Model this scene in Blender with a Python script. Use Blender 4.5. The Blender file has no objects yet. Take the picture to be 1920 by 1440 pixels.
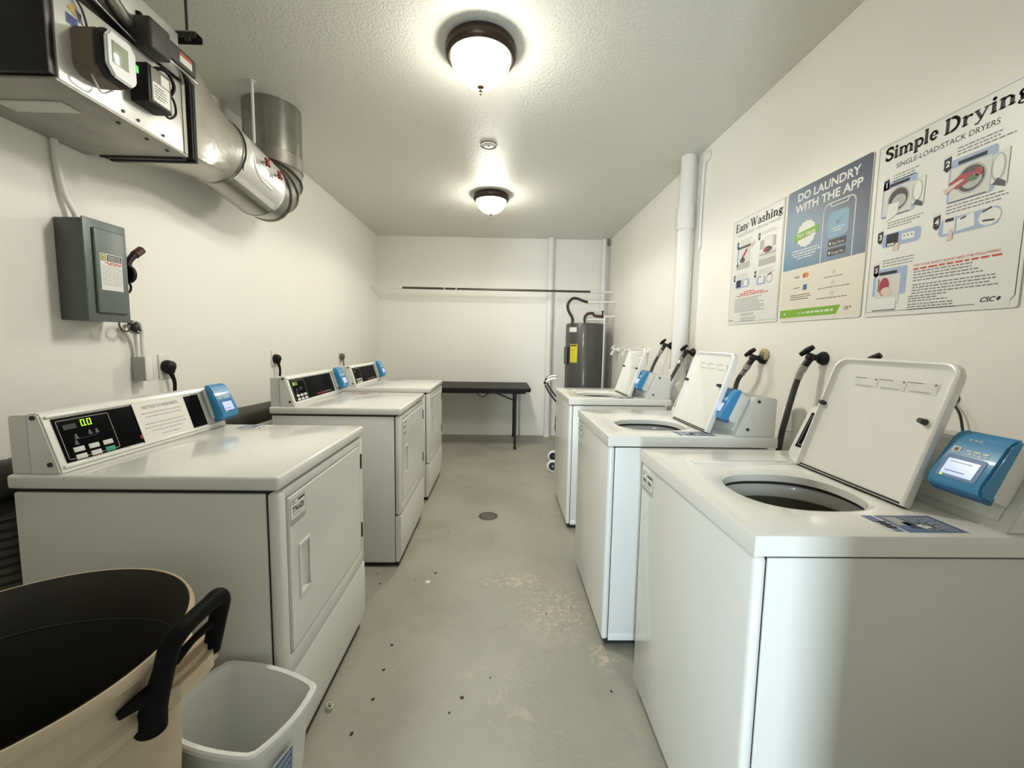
import bpy, bmesh, math, random
from mathutils import Vector, Matrix
random.seed(7)
S = bpy.context.scene
PI = math.pi

# ------------------------------------------------------------------ camera
fpx, camz, pitch, yaw, roll = 760.5, 1.2909, .0899, .0212, .0161
cp, sp, cy_, sy_, cr, sr = math.cos(pitch), math.sin(pitch), math.cos(yaw), math.sin(yaw), math.cos(roll), math.sin(roll)
fw = Vector((sy_*cp, cy_*cp, -sp)); rt = Vector((cy_, -sy_, 0)); up = rt.cross(fw)
R_ = rt*cr + up*sr; U_ = up*cr - rt*sr
cd = bpy.data.cameras.new('camera'); cam = bpy.data.objects.new('camera', cd); S.collection.objects.link(cam)
cd.sensor_width = 36; cd.lens = fpx/1920*36; cd.clip_start = .02
cd.shift_x = 4.72/1920; cd.shift_y = -10.46/1920
M = Matrix(((R_.x, U_.x, -fw.x, 0), (R_.y, U_.y, -fw.y, 0), (R_.z, U_.z, -fw.z, camz), (0, 0, 0, 1)))
cam.matrix_world = M
S.camera = cam
# ------------------------------------------------------------------ world, exposure, lights
S.view_settings.view_transform = 'Standard'; S.view_settings.look = 'None'
S.view_settings.exposure = 0.26; S.view_settings.gamma = 1.0
w = bpy.data.worlds.new('daylight'); S.world = w; w.use_nodes = True
bgn = w.node_tree.nodes['Background']; bgn.inputs[0].default_value = (.62, .80, 1.0, 1); bgn.inputs[1].default_value = .5
LAMP_E = 50.0
LAMP_W = 25.0
sl = bpy.data.lights.new('added_daylight_strip', 'AREA'); sl.shape = 'RECTANGLE'; sl.size = .18; sl.size_y = 1.9; sl.energy = 96; sl.color = (.74, .87, 1)  # unseen strip light added behind the camera to streak the washers with assumed daylight
slo = bpy.data.objects.new('added_daylight_strip', sl); S.collection.objects.link(slo); slo.location = (-.60, -2.0, 1.15); slo.rotation_euler = (math.pi/2, 0, -.40)
LAMP_COL = (1.0, .96, .865, 1)

XL, XR, YB, ZC, YF = -1.664, 1.427, 5.545, 2.6655, -.25

# ------------------------------------------------------------------ materials
MATS = {}
def mat(name, col, rough=.5, metal=0, coat=0, var=0, vscale=8, bump=0, bscale=60, emit=None, estr=1, spec=.5, trans=0, distort=0):
    if name in MATS: return MATS[name]
    m = bpy.data.materials.new(name); m.use_nodes = True; nt = m.node_tree; b = nt.nodes['Principled BSDF']
    c = (*col, 1) if len(col) == 3 else col
    b.inputs['Base Color'].default_value = c; b.inputs['Roughness'].default_value = rough; b.inputs['Metallic'].default_value = metal
    b.inputs['Coat Weight'].default_value = coat; b.inputs['Coat Roughness'].default_value = .08
    b.inputs['Specular IOR Level'].default_value = spec
    if trans: b.inputs['Transmission Weight'].default_value = trans
    if emit: b.inputs['Emission Color'].default_value = (*emit[:3], 1); b.inputs['Emission Strength'].default_value = estr
    tc = nt.nodes.new('ShaderNodeTexCoord')
    nz = nt.nodes.new('ShaderNodeTexNoise'); nz.inputs['Scale'].default_value = vscale; nz.inputs['Detail'].default_value = 5
    nt.links.new(tc.outputs['Object'], nz.inputs['Vector'])
    mx = nt.nodes.new('ShaderNodeMix'); mx.data_type = 'RGBA'
    v = var or .015
    mx.inputs[6].default_value = tuple(x*(1-v) for x in c[:3])+(1,); mx.inputs[7].default_value = tuple(min(1, x*(1+v)) for x in c[:3])+(1,)
    nt.links.new(nz.outputs['Fac'], mx.inputs[0]); nt.links.new(mx.outputs[2], b.inputs['Base Color'])
    if bump:
        n2 = nt.nodes.new('ShaderNodeTexNoise'); n2.inputs['Scale'].default_value = bscale; n2.inputs['Detail'].default_value = 3
        n2.inputs['Distortion'].default_value = distort
        nt.links.new(tc.outputs['Object'], n2.inputs['Vector'])
        bp = nt.nodes.new('ShaderNodeBump'); bp.inputs['Strength'].default_value = bump; bp.inputs['Distance'].default_value = .004
        nt.links.new(n2.outputs['Fac'], bp.inputs['Height']); nt.links.new(bp.outputs['Normal'], b.inputs['Normal'])
    MATS[name] = m
    return m
white = mat('enamel white', (.80, .795, .735), .26, coat=.6, var=.01)
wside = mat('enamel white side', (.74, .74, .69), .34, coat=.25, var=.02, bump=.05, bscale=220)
black = mat('black plastic', (.008, .008, .009), .5, spec=.25)
blackg = mat('black glass', (.004, .004, .005), .35, spec=.03)
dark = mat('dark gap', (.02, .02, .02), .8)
blue = mat('reader blue', (.045, .25, .48), .38, coat=.2, var=.08)
blued = mat('reader blue trim', (.03, .13, .30), .4)
screen = mat('reader screen', (.3, .35, .6), .2, emit=(.48, .56, 1.0), estr=.62)
green = mat('green digits', (.1, .3, 0), .3, emit=(.45, 1.0, .03), estr=1.3)
dimgreen = mat('dim digits', (.1, .12, 0), .3, emit=(.55, .75, .1), estr=.55)
btn = mat('grey button', (.62, .63, .60), .5)
btng = mat('green button', (.03, .28, .18), .5)
lineg = mat('panel line grey', (.32, .32, .31), .5)
redp = mat('red print', (.42, .03, .05), .5)
paper = mat('paper', (.78, .76, .70), .8)
ink = mat('black ink', (.012, .012, .014), .6)
inkg = mat('grey ink', (.20, .20, .19), .7)
inkl = mat('light grey ink', (.42, .42, .40), .7)
redink = mat('red ink', (.55, .10, .05), .7)
metal = mat('galvanized steel', (.32, .32, .285), .27, metal=.9, var=.22, vscale=14, bump=.12, bscale=12)
metald = mat('dull galvanized steel', (.30, .285, .25), .45, metal=.75, var=.3, vscale=9, bump=.1, bscale=20)
foil = mat('foil sheet', (.46, .45, .39), .33, metal=.7, var=.3, vscale=7, bump=.7, bscale=12, distort=1)
chrome = mat('chrome', (.6, .6, .6), .18, metal=1)
screwm = mat('dark screw', (.05, .05, .05), .5, metal=.5)
pvc = mat('painted pipe', (.80, .79, .74), .45, var=.02)
rubber = mat('black rubber', (.02, .02, .022), .55)
braid = mat('grey braided hose', (.045, .045, .045), .5, var=.5, vscale=300, bump=.4, bscale=400)
bronze = mat('dark bronze', (.05, .035, .025), .38, metal=.7, var=.3, vscale=20)

# ------------------------------------------------------------------ mesh helpers
class MB:
    def __init__(s): s.bm = bmesh.new(); s.mats = []
    def mi(s, m):
        if m not in s.mats: s.mats.append(m)
        return s.mats.index(m)
    def add(s, tb, m, mtx=None):
        i = s.mi(m); vm = {}
        for v in tb.verts: vm[v] = s.bm.verts.new((mtx @ v.co) if mtx else v.co)
        for f in tb.faces:
            try: nf = s.bm.faces.new([vm[v] for v in f.verts]); nf.material_index = i
            except ValueError: pass
        tb.free(); return s
    def box(s, x0, x1, y0, y1, z0, z1, m, bev=0, seg=2, mtx=None):
        tb = bmesh.new(); bmesh.ops.create_cube(tb, size=1)
        for v in tb.verts: v.co = Vector(((x0+x1)/2+v.co.x*(x1-x0), (y0+y1)/2+v.co.y*(y1-y0), (z0+z1)/2+v.co.z*(z1-z0)))
        if bev: bmesh.ops.bevel(tb, geom=tb.edges[:], offset=bev, segments=seg, profile=.5, affect='EDGES')
        return s.add(tb, m, mtx)
    def cyl(s, p0, p1, r0, m, r1=None, seg=20, bev=0):
        p0, p1 = Vector(p0), Vector(p1); r1 = r0 if r1 is None else r1
        d = p1-p0; tb = bmesh.new()
        bmesh.ops.create_cone(tb, cap_ends=True, segments=seg, radius1=r0, radius2=r1, depth=d.length)
        if bev: bmesh.ops.bevel(tb, geom=[e for e in tb.edges if len(e.link_faces) == 2 and any(len(f.verts) > 4 for f in e.link_faces)], offset=bev, segments=2, affect='EDGES')
        q = Vector((0, 0, 1)).rotation_difference(d.normalized()).to_matrix().to_4x4()
        return s.add(tb, m, Matrix.Translation((p0+p1)/2) @ q)
    def sphere(s, c, r, m, sc=(1, 1, 1), seg=20):
        tb = bmesh.new(); bmesh.ops.create_uvsphere(tb, u_segments=seg, v_segments=seg//2, radius=r)
        return s.add(tb, m, Matrix.Translation(c) @ Matrix.Diagonal((*sc, 1)))
    def tube(s, pts, r, m, seg=12, n=8, rs=None, closed=False):
        P = [Vector(p) for p in pts]
        if n > 1 and len(P) > 2:
            out = []; L = len(P); rr = []
            for i in range(L-1 if not closed else L):
                a, b, c, d = P[(i-1) % L] if (i or closed) else P[0]*2-P[1], P[i], P[(i+1) % L], P[(i+2) % L] if (i+2 < L or closed) else P[-1]*2-P[-2]
                for k in range(n):
                    t = k/n
                    out.append(.5*((2*b)+(c-a)*t+(2*a-5*b+4*c-d)*t*t+(3*b-a-3*c+d)*t**3))
                    if rs: rr.append(rs[i]*(1-t)+rs[(i+1) % L]*t)
            if not closed:
                out.append(P[-1]); 
                if rs: rr.append(rs[-1])
            P = out; rs = rr or None
        tb = bmesh.new(); rings = []; L = len(P)
        t0 = (P[1]-P[0]).normalized(); nrm = t0.orthogonal().normalized()
        for i, p in enumerate(P):
            if closed: t = (P[(i+1) % L]-P[i-1]).normalized()
            else: t = (P[min(i+1, L-1)]-P[max(i-1, 0)]).normalized()
            nrm = (nrm-t*nrm.dot(t)).normalized(); bn = t.cross(nrm); ri = rs[i] if rs else r
            rings.append([tb.verts.new(p+ri*(math.cos(a)*nrm+math.sin(a)*bn)) for a in [2*PI*k/seg for k in range(seg)]])
        for i in range(L if closed else L-1):
            A, B = rings[i], rings[(i+1) % L]
            for k in range(seg): tb.faces.new((A[k], A[(k+1) % seg], B[(k+1) % seg], B[k]))
        if not closed: tb.faces.new(rings[0][::-1]); tb.faces.new(rings[-1])
        return s.add(tb, m)
    def lathe(s, prof, m, c=(0, 0, 0), seg=40, mtx=None):
        tb = bmesh.new(); rings = []
        for r, z in prof:
            if r < 1e-6: rings.append([tb.verts.new((0, 0, z))])
            else: rings.append([tb.verts.new((r*math.cos(2*PI*k/seg), r*math.sin(2*PI*k/seg), z)) for k in range(seg)])
        for A, B in zip(rings, rings[1:]):
            for k in range(seg):
                k2 = (k+1) % seg
                if len(A) == 1 and len(B) == 1: continue
                if len(A) == 1: tb.faces.new((A[0], B[k2], B[k]))
                elif len(B) == 1: tb.faces.new((A[k], A[k2], B[0]))
                else: tb.faces.new((A[k], A[k2], B[k2], B[k]))
        return s.add(tb, m, Matrix.Translation(c) @ (mtx or Matrix()))
    def prism(s, pts, a0, a1, axis, m, bev=0):
        """pts 2D outline swept from a0 to a1 along axis; axis 'y': pts are (x,z); 'x': (y,z); 'z': (x,y)"""
        def mk(p, a): return {'y': (p[0], a, p[1]), 'x': (a, p[0], p[1]), 'z': (p[0], p[1], a)}[axis]
        tb = bmesh.new(); A = [tb.verts.new(mk(p, a0)) for p in pts]; B = [tb.verts.new(mk(p, a1)) for p in pts]; n = len(pts)
        tb.faces.new(A); tb.faces.new(B[::-1])
        for k in range(n): tb.faces.new((A[k], B[k], B[(k+1) % n], A[(k+1) % n]))
        bmesh.ops.recalc_face_normals(tb, faces=tb.faces[:])
        if bev: bmesh.ops.bevel(tb, geom=tb.edges[:], offset=bev, segments=2, affect='EDGES')
        return s.add(tb, m)
    def ringplate(s, outer, inner, z0, z1, m, mtx=None):
        """a plate with a hole: outer and inner loops (x,y) with equal counts"""
        tb = bmesh.new(); n = len(outer)
        L = [[tb.verts.new((p[0], p[1], z)) for p in loop] for loop, z in ((outer, z1), (inner, z1), (inner, z0), (outer, z0))]
        for a in range(4):
            A, B = L[a], L[(a+1) % 4]
            for k in range(n): tb.faces.new((A[k], A[(k+1) % n], B[(k+1) % n], B[k]))
        bmesh.ops.recalc_face_normals(tb, faces=tb.faces[:])
        return s.add(tb, m, mtx)
    def build(s, name, parent=None, loc=(0, 0, 0), smooth=True, mtx=None):
        me = bpy.data.meshes.new(name)
        bmesh.ops.recalc_face_normals(s.bm, faces=s.bm.faces[:]) if False else None
        s.bm.to_mesh(me); s.bm.free()
        for m in s.mats: me.materials.append(m)
        if smooth:
            me.polygons.foreach_set('use_smooth', [True]*len(me.polygons)); me.set_sharp_from_angle(angle=math.radians(38))
        o = bpy.data.objects.new(name, me); S.collection.objects.link(o); o.location = loc
        if mtx: o.matrix_local = mtx
        if parent: o.parent = parent
        return o
def tag(o, label=None, cat=None, group=None, kind=None):
    if label: o['label'] = label
    if cat: o['category'] = cat
    if group: o['group'] = group
    if kind: o['kind'] = kind
    return o
def thing(name, label, cat, loc=(0, 0, 0), rz=0, group=None):
    o = bpy.data.objects.new(name, None); S.collection.objects.link(o); o.location = loc; o.rotation_euler = (0, 0, rz); o.empty_display_size = .1
    return tag(o, label, cat, group)
def copy_tree(o, parent=None):
    c = o.copy(); S.collection.objects.link(c)
    if parent: c.parent = parent
    for ch in list(o.children): copy_tree(ch, c)
    return c
def child(o, name):
    for c in o.children:
        if c.name.split('.')[0] == name: return c
def drop(o):
    for c in list(o.children): drop(c)
    bpy.data.objects.remove(o)
def rrect(x0, x1, y0, y1, r, n=5):
    out = []
    for cx, cy, a0 in ((x1-r, y1-r, 0), (x0+r, y1-r, PI/2), (x0+r, y0+r, PI), (x1-r, y0+r, 1.5*PI)):
        for k in range(n+1): a = a0+PI/2*k/n; out.append((cx+r*math.cos(a), cy+r*math.sin(a)))
    return out
def frame(o, u, v):
    """matrix with local x=u, y=v, z=normal, origin o"""
    u, v = Vector(u).normalized(), Vector(v).normalized(); n = u.cross(v)
    return Matrix(((u.x, v.x, n.x, o[0]), (u.y, v.y, n.y, o[1]), (u.z, v.z, n.z, o[2]), (0, 0, 0, 1)))
class Flat(MB):
    """printing on a flat surface, in real layers a fraction of a millimetre thick"""
    def __init__(s, mtx): super().__init__(); s.M = mtx
    def poly(s, pts, m, l=1):
        tb = bmesh.new(); tb.faces.new([tb.verts.new((p[0], p[1], l*.0003)) for p in pts]); return s.add(tb, m, s.M)
    def rect(s, u0, v0, u1, v1, m, l=1, r=0):
        return s.poly(rrect(u0, u1, v0, v1, r) if r else [(u0, v0), (u1, v0), (u1, v1), (u0, v1)], m, l)
    def ell(s, u, v, ru, rv, m, l=1, n=28): return s.poly([(u+ru*math.cos(2*PI*k/n), v+rv*math.sin(2*PI*k/n)) for k in range(n)], m, l)
    def outline(s, loop, wd, m, l=1):
        cu = sum(p[0] for p in loop)/len(loop); cv = sum(p[1] for p in loop)/len(loop); n = len(loop); inn = []
        for k in range(n):
            a, b, c = Vector(loop[k-1]), Vector(loop[k]), Vector(loop[(k+1) % n]); t = (c-a).normalized(); q = Vector((-t.y, t.x))
            if q.dot(Vector((cu, cv))-b) < 0: q = -q
            inn.append(b+q*wd)
        for k in range(n): k2 = (k+1) % n; s.poly([loop[k], loop[k2], inn[k2], inn[k]], m, l)
        return s
    def line(s, a, b, wd, m, l=1):
        a, b = Vector(a), Vector(b); t = (b-a).normalized(); q = Vector((-t.y, t.x))*wd/2
        return s.poly([a-q, b-q, b+q, a+q], m, l)
    def words(s, u0, u1, v, h, m, l=1, seed=1):
        rr = random.Random(seed); u = u0
        while u < u1-h:
            L = min(rr.uniform(1.5, 5)*h, u1-u); s.rect(u, v-h/2, u+L, v+h/2, m, l); u += L+h*.8
        return s
    def text(s, txt, u, v, h, m, l=1, bold=0, align='LEFT', sx=1, shear=0, width=None):
        cu = bpy.data.curves.new('t', 'FONT'); cu.body = txt; cu.size = 1; cu.offset = bold; cu.shear = shear; cu.fill_mode = 'FRONT'; cu.resolution_u = 3
        cu.align_x = align; ob = bpy.data.objects.new('t', cu); me = bpy.data.meshes.new_from_object(ob)
        tb = bmesh.new(); tb.from_mesh(me); bpy.data.objects.remove(ob); bpy.data.meshes.remove(me); bpy.data.curves.remove(cu)
        k = h/.70
        if width: xs = [q.co.x for q in tb.verts]; sx = width/((max(xs)-min(xs))*k)
        return s.add(tb, m, s.M @ Matrix.Translation((u, v, l*.0003)) @ Matrix.Diagonal((k*sx, k, 1, 1)))
    def glyphs(s, txt, u, v, h, m, l=1, width=None, lean=0):
        """slab-serif bold lettering drawn as strokes: x-height 0.62"""
        adv = 0; strokes = []
        for ch in txt:
            if ch == ' ': adv += .35; continue
            g, wd = GLY[ch]
            for st in g: strokes.append(([(p[0]+adv, p[1]) for p in st[0]], st[1]))
            adv += wd+.045
        k = h; sx = (width/(adv*h)) if width else 1
        for pts, wdt in strokes:
            wdt *= 1.3
            P = [Vector(((p[0]+lean*p[1])*k*sx+u, p[1]*k+v)) for p in pts]
            for a, b in zip(P, P[1:]):
                t = b-a
                if t.length < 1e-7: continue
                e = t.normalized()*wdt*k*.18; s.line(a-e, b+e, wdt*k, m, l)
        return s
def arc(cx, cy, rx, ry, a0, a1, n=10): return [(cx+rx*math.cos(math.radians(a0+(a1-a0)*k/n)), cy+ry*math.sin(math.radians(a0+(a1-a0)*k/n))) for k in range(n+1)]
B_, T_, F_ = .17, .07, .06
def stem(x, y0, y1, s0=1, s1=1, w0=.13):
    o = [([(x, y0), (x, y1)], B_)]
    if s0: o.append(([(x-w0, y0+.03), (x+w0, y0+.03)], F_))
    if s1: o.append(([(x-w0, y1-.03), (x+(w0 if s1 == 2 else .02), y1-.03)], F_))
    return o
GLY = {
 'E': (stem(.14, 0, 1)+[([(.05, .965), (.62, .965)], T_), ([(.05, .035), (.64, .035)], T_), ([(.14, .5), (.45, .5)], T_), ([(.61, .97), (.61, .8)], .05), ([(.63, .03), (.63, .22)], .05), ([(.45, .4), (.45, .6)], .05)], .68),
 'a': ([(arc(.25, .42, .18, .18, 160, 0), .09), ([(.44, .45), (.44, .1)], B_), ([(.42, .36), (.2, .32)], .07), (arc(.22, .17, .14, .15, 90, 360), .1), ([(.44, .05), (.56, .05)], .07)], .56),
 's': ([(arc(.24, .46, .15, .14, 20, 200, 8)+[(.3, .31)]+arc(.24, .17, .16, .15, 50, -160, 8), .11), ([(.4, .45), (.4, .6)], .05), ([(.07, .03), (.07, .2)], .05)], .46),
 'y': ([([(.1, .6), (.32, .05)], .14), ([(.54, .6), (.28, -.08), (.2, -.22), (.08, -.22)], .08), ([(0, .6), (.24, .6)], F_), ([(.42, .6), (.64, .6)], F_)], .62),
 'W': ([([(.14, .97), (.36, .05)], .16), ([(.36, .05), (.56, .9)], .07), ([(.5, .97), (.74, .05)], .16), ([(.74, .05), (.98, .95)], .07), ([(0, .97), (.28, .97)], F_), ([(.4, .97), (.64, .97)], F_), ([(.86, .97), (1.1, .97)], F_)], 1.08),
 'h': (stem(.15, 0, 1)+stem(.5, 0, .45, 1, 0)+[(arc(.34, .4, .16, .19, 150, 0), .09)], .64),
 'i': (stem(.14, 0, .62)+[(arc(.14, .84, .035, .035, 0, 360, 8), .12)], .28),
 'n': (stem(.15, 0, .62)+stem(.5, 0, .45, 1, 0)+[(arc(.34, .4, .16, .19, 150, 0), .09)], .64),
 'm': (stem(.15, 0, .62)+stem(.5, 0, .45, 1, 0)+stem(.85, 0, .45, 1, 0)+[(arc(.34, .4, .16, .19, 150, 0), .09), (arc(.69, .4, .16, .19, 150, 0), .09)], .98),
 'g': ([(arc(.26, .42, .16, .16, 0, 360, 16), .12), (arc(.28, -.08, .22, .13, 0, 360, 16), .08), ([(.16, .26), (.14, .14), (.4, .09)], .1), ([(.4, .54), (.56, .6)], .09)], .56),
 'S': ([(arc(.32, .74, .21, .2, 25, 215, 10)+[(.4, .47)]+arc(.32, .25, .23, .22, 50, -160, 10), .15), ([(.56, .7), (.56, .97)], .06), ([(.08, .03), (.08, .3)], .06)], .62),
 'p': (stem(.15, -.3, .62)+[(arc(.36, .31, .19, .27, 120, -120, 14), .12)], .6),
 'l': (stem(.14, 0, 1), .28),
 'e': ([([(.1, .33), (.48, .33)], .07), (arc(.28, .31, .19, .27, 0, 320, 16), .12)], .52),
 'D': (stem(.16, 0, 1)+[([(.05, .965), (.35, .965)], T_), ([(.05, .035), (.35, .035)], T_), (arc(.35, .5, .32, .45, 88, -88, 14), .15)], .76),
 'r': (stem(.15, 0, .62)+[([(.2, .42), (.3, .55), (.42, .56)], .1), (arc(.42, .52, .02, .02, 0, 360, 6), .1)], .48),
}

# ------------------------------------------------------------------ the room
def wallmat(name, col, rough, bscale, bstr, streak=False):
    m = bpy.data.materials.new(name); m.use_nodes = True; nt = m.node_tree; b = nt.nodes['Principled BSDF']
    tc = nt.nodes.new('ShaderNodeTexCoord'); n1 = nt.nodes.new('ShaderNodeTexNoise'); n1.inputs['Scale'].default_value = 1.3; n1.inputs['Detail'].default_value = 6
    nt.links.new(tc.outputs['Object'], n1.inputs['Vector'])
    mx = nt.nodes.new('ShaderNodeMix'); mx.data_type = 'RGBA'
    mx.inputs[6].default_value = (*[c*.975 for c in col], 1); mx.inputs[7].default_value = (*[min(1, c*1.02) for c in col], 1)
    nt.links.new(n1.outputs['Fac'], mx.inputs[0]); nt.links.new(mx.outputs[2], b.inputs['Base Color'])
    b.inputs['Roughness'].default_value = rough
    n2 = nt.nodes.new('ShaderNodeTexNoise'); n2.inputs['Scale'].default_value = bscale; n2.inputs['Detail'].default_value = 4; n2.inputs['Distortion'].default_value = .6
    nt.links.new(tc.outputs['Object'], n2.inputs['Vector'])
    bp = nt.nodes.new('ShaderNodeBump'); bp.inputs['Strength'].default_value = bstr; bp.inputs['Distance'].default_value = .01
    nt.links.new(n2.outputs['Fac'], bp.inputs['Height']); nt.links.new(bp.outputs['Normal'], b.inputs['Normal'])
    return m
wall_m = wallmat('cream wall paint', (.85, .835, .765), .62, 26, .10)
ceil_m = wallmat('textured ceiling paint', (.74, .74, .665), .40, 75, .45)
def floormat():
    m = bpy.data.materials.new('painted concrete floor'); m.use_nodes = True; nt = m.node_tree; b = nt.nodes['Principled BSDF']; L = nt.links.new
    tc = nt.nodes.new('ShaderNodeTexCoord')
    def noise(sc, det=6, dist=0):
        n = nt.nodes.new('ShaderNodeTexNoise'); n.inputs['Scale'].default_value = sc; n.inputs['Detail'].default_value = det; n.inputs['Distortion'].default_value = dist
        L(tc.outputs['Object'], n.inputs['Vector']); return n.outputs['Fac']
    def ramp(f, p0, p1):
        r = nt.nodes.new('ShaderNodeMapRange'); r.inputs['From Min'].default_value = p0; r.inputs['From Max'].default_value = p1; L(f, r.inputs['Value']); return r.outputs['Result']
    def mul(a, c):
        x = nt.nodes.new('ShaderNodeMath'); x.operation = 'MULTIPLY'; L(a, x.inputs[0])
        if isinstance(c, (int, float)): x.inputs[1].default_value = c
        else: L(c, x.inputs[1])
        return x.outputs[0]
    def mix(a, c, f):
        x = nt.nodes.new('ShaderNodeMix'); x.data_type = 'RGBA'; L(f, x.inputs[0])
        for i, q in ((6, a), (7, c)):
            if isinstance(q, tuple): x.inputs[i].default_value = (*q, 1)
            else: L(q, x.inputs[i])
        return x.outputs[2]
    def near(cx, cy, r, sx=1, sy=1):
        mp = nt.nodes.new('ShaderNodeMapping'); mp.vector_type = 'POINT'; mp.inputs['Location'].default_value = (-cx*sx, -cy*sy, 0); mp.inputs['Scale'].default_value = (sx, sy, 0)
        L(tc.outputs['Object'], mp.inputs['Vector'])
        vl = nt.nodes.new('ShaderNodeVectorMath'); vl.operation = 'LENGTH'; L(mp.outputs[0], vl.inputs[0]); return ramp(vl.outputs['Value'], r, r*.35)
    c = mix((.285, .275, .215), (.365, .350, .280), ramp(noise(1.7), .35, .65))
    c = mix(c, (.41, .375, .30), mul(ramp(noise(3.1, 8, .4), .5, .72), .5))
    c = mix(c, (.215, .205, .165), mul(ramp(noise(9, 8, 1), .58, .75), .35))
    for cx, cy, r, sx, sy, lo in ((.27, 1.86, .27, 1.2, 1, .51), (.02, 2.10, .10, .7, 1, .53), (.13, 2.1, .12, 1, 1.2, .47), (.44, 1.56, .10, 1.5, 1, .46), (.10, 1.3, .35, 1.2, 1, .58), (-.05, 1.35, .3, 1, 1, .6)):
        f = mul(near(cx, cy, r, sx, sy), ramp(noise(38 if lo < .55 else 9, 10, .9), lo-.02, lo+.16))
        c = mix(c, (.60, .50, .37), mul(f, .80 if lo < .55 else .35))
    L(c, b.inputs['Base Color']); b.inputs['Roughness'].default_value = .42
    L(ramp(noise(5), .3, .8), nt.nodes.new('ShaderNodeMath').inputs[0])
    bp = nt.nodes.new('ShaderNodeBump'); bp.inputs['Strength'].default_value = .25; bp.inputs['Distance'].default_value = .004
    L(noise(60, 6), bp.inputs['Height']); L(bp.outputs['Normal'], b.inputs['Normal'])
    return m
def struct(name, mb): return tag(mb.build(name, smooth=False), kind='structure')
T = .12
struct('floor', MB().box(XL-T, XR+T, YF-.15, YB+T, -.1, 0, floormat()))
struct('ceiling', MB().box(XL-T, XR+T, YF-.15, YB+T, ZC, ZC+.1, ceil_m))
struct('wall_left', MB().box(XL-T, XL, YF-.15, YB+T, 0, ZC, wall_m))
struct('wall_right', MB().box(XR, XR+T, YF-.15, YB+T, 0, ZC, wall_m))
struct('wall_back', MB().box(XL, XR, YB, YB+T, 0, ZC, wall_m))
struct('wall_front', MB().box(XL, -.45, YF-.15, YF, 0, ZC, wall_m).box(.47, XR, YF-.15, YF, 0, ZC, wall_m).box(-.45, .47, YF-.15, YF, 2.1, ZC, wall_m))  # doorway gap is assumed, placed to let the added daylight in
struct('light_blocker', MB().box(.160, .468, YF-.11, YF-.07, .005, 2.095, mat('white blocker', (.72, .72, .68), .4), .003))  # unseen slab added behind the camera to cut off part of the daylight
struct('ground', MB().box(-6, 6, -8, YF-.15, -.12, -.005, mat('outside paving', (.45, .44, .42), .9)))

# ------------------------------------------------------------------ dryers
def slope_frame(xb, zb, xt, zt, udir, x0=0, y0=0):
    """frame on a console's slanted face: u along +-Y, v up the slope"""
    return frame((xb, y0, zb), (0, udir, 0), (xt-xb, 0, zt-zb))
def reader(parent, Mx, w=.105, h=.150, name='card_reader', lab=True):
    """blue card reader standing off a slanted face; Mx: face frame at the reader's lower left corner"""
    b = MB()
    prof = [(0, .018), (0, .046), (.018, .056), (h-.02, .044), (h, .030), (h, .018)]
    tb = MB(); tb.prism([(p[0], p[1]) for p in prof], 0, w, 'x', blue, bev=.005)   # (y,z) swept along x
    q = tb.bm; tmp = q.copy(); q.free(); b.add(tmp, blue, Mx)
    o = b.build(name, parent); o['label'] = 'bright blue card reader with a small lit screen'
    MB().box(.008, w-.008, .008, h-.012, -.026 if w > .107 else 0, .020, wside, .003, mtx=Mx).build('mounting_plate', o)
    MB().box(.004, w-.004, -.004, .014, .012, .036, blued, .003, mtx=Mx).build('card_slot', o)
    # front surface frame: from (v=.018,n=.056) to (h-.02,.044)
    a = math.atan2(.012, h-.038)
    F = Mx @ Matrix.Translation((0, .018, .0565)) @ Matrix.Rotation(-a, 4, 'X')
    Flat(F).rect(.016, .006, w-.016, .060, blued, 1, .005).build('screen_surround', o)
    s = Flat(F).rect(.024, .012, w-.024, .050, screen, 3); s.rect(.030, .042, w-.036, .045, paper, 4); s.rect(.03, .02, w-.04, .022, blued, 4); s.build('screen', o)
    p = Flat(F); p.rect(.018, .066, .034, .080, paper, 1, .002); p.rect(.022, .069, .030, .077, inkg, 2)
    p.words(.045, w-.018, .074, .004, paper, 1, 3); p.words(.05, w-.022, .067, .003, paper, 1, 4); p.text('csc', .036, .098, .007, paper, 1, width=.026)
    Flat(F).ell(.028, .009, .003, .002, green, 3, 10).build('status_light', o)
    p.build('printed_marking', o)
    return o
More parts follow.
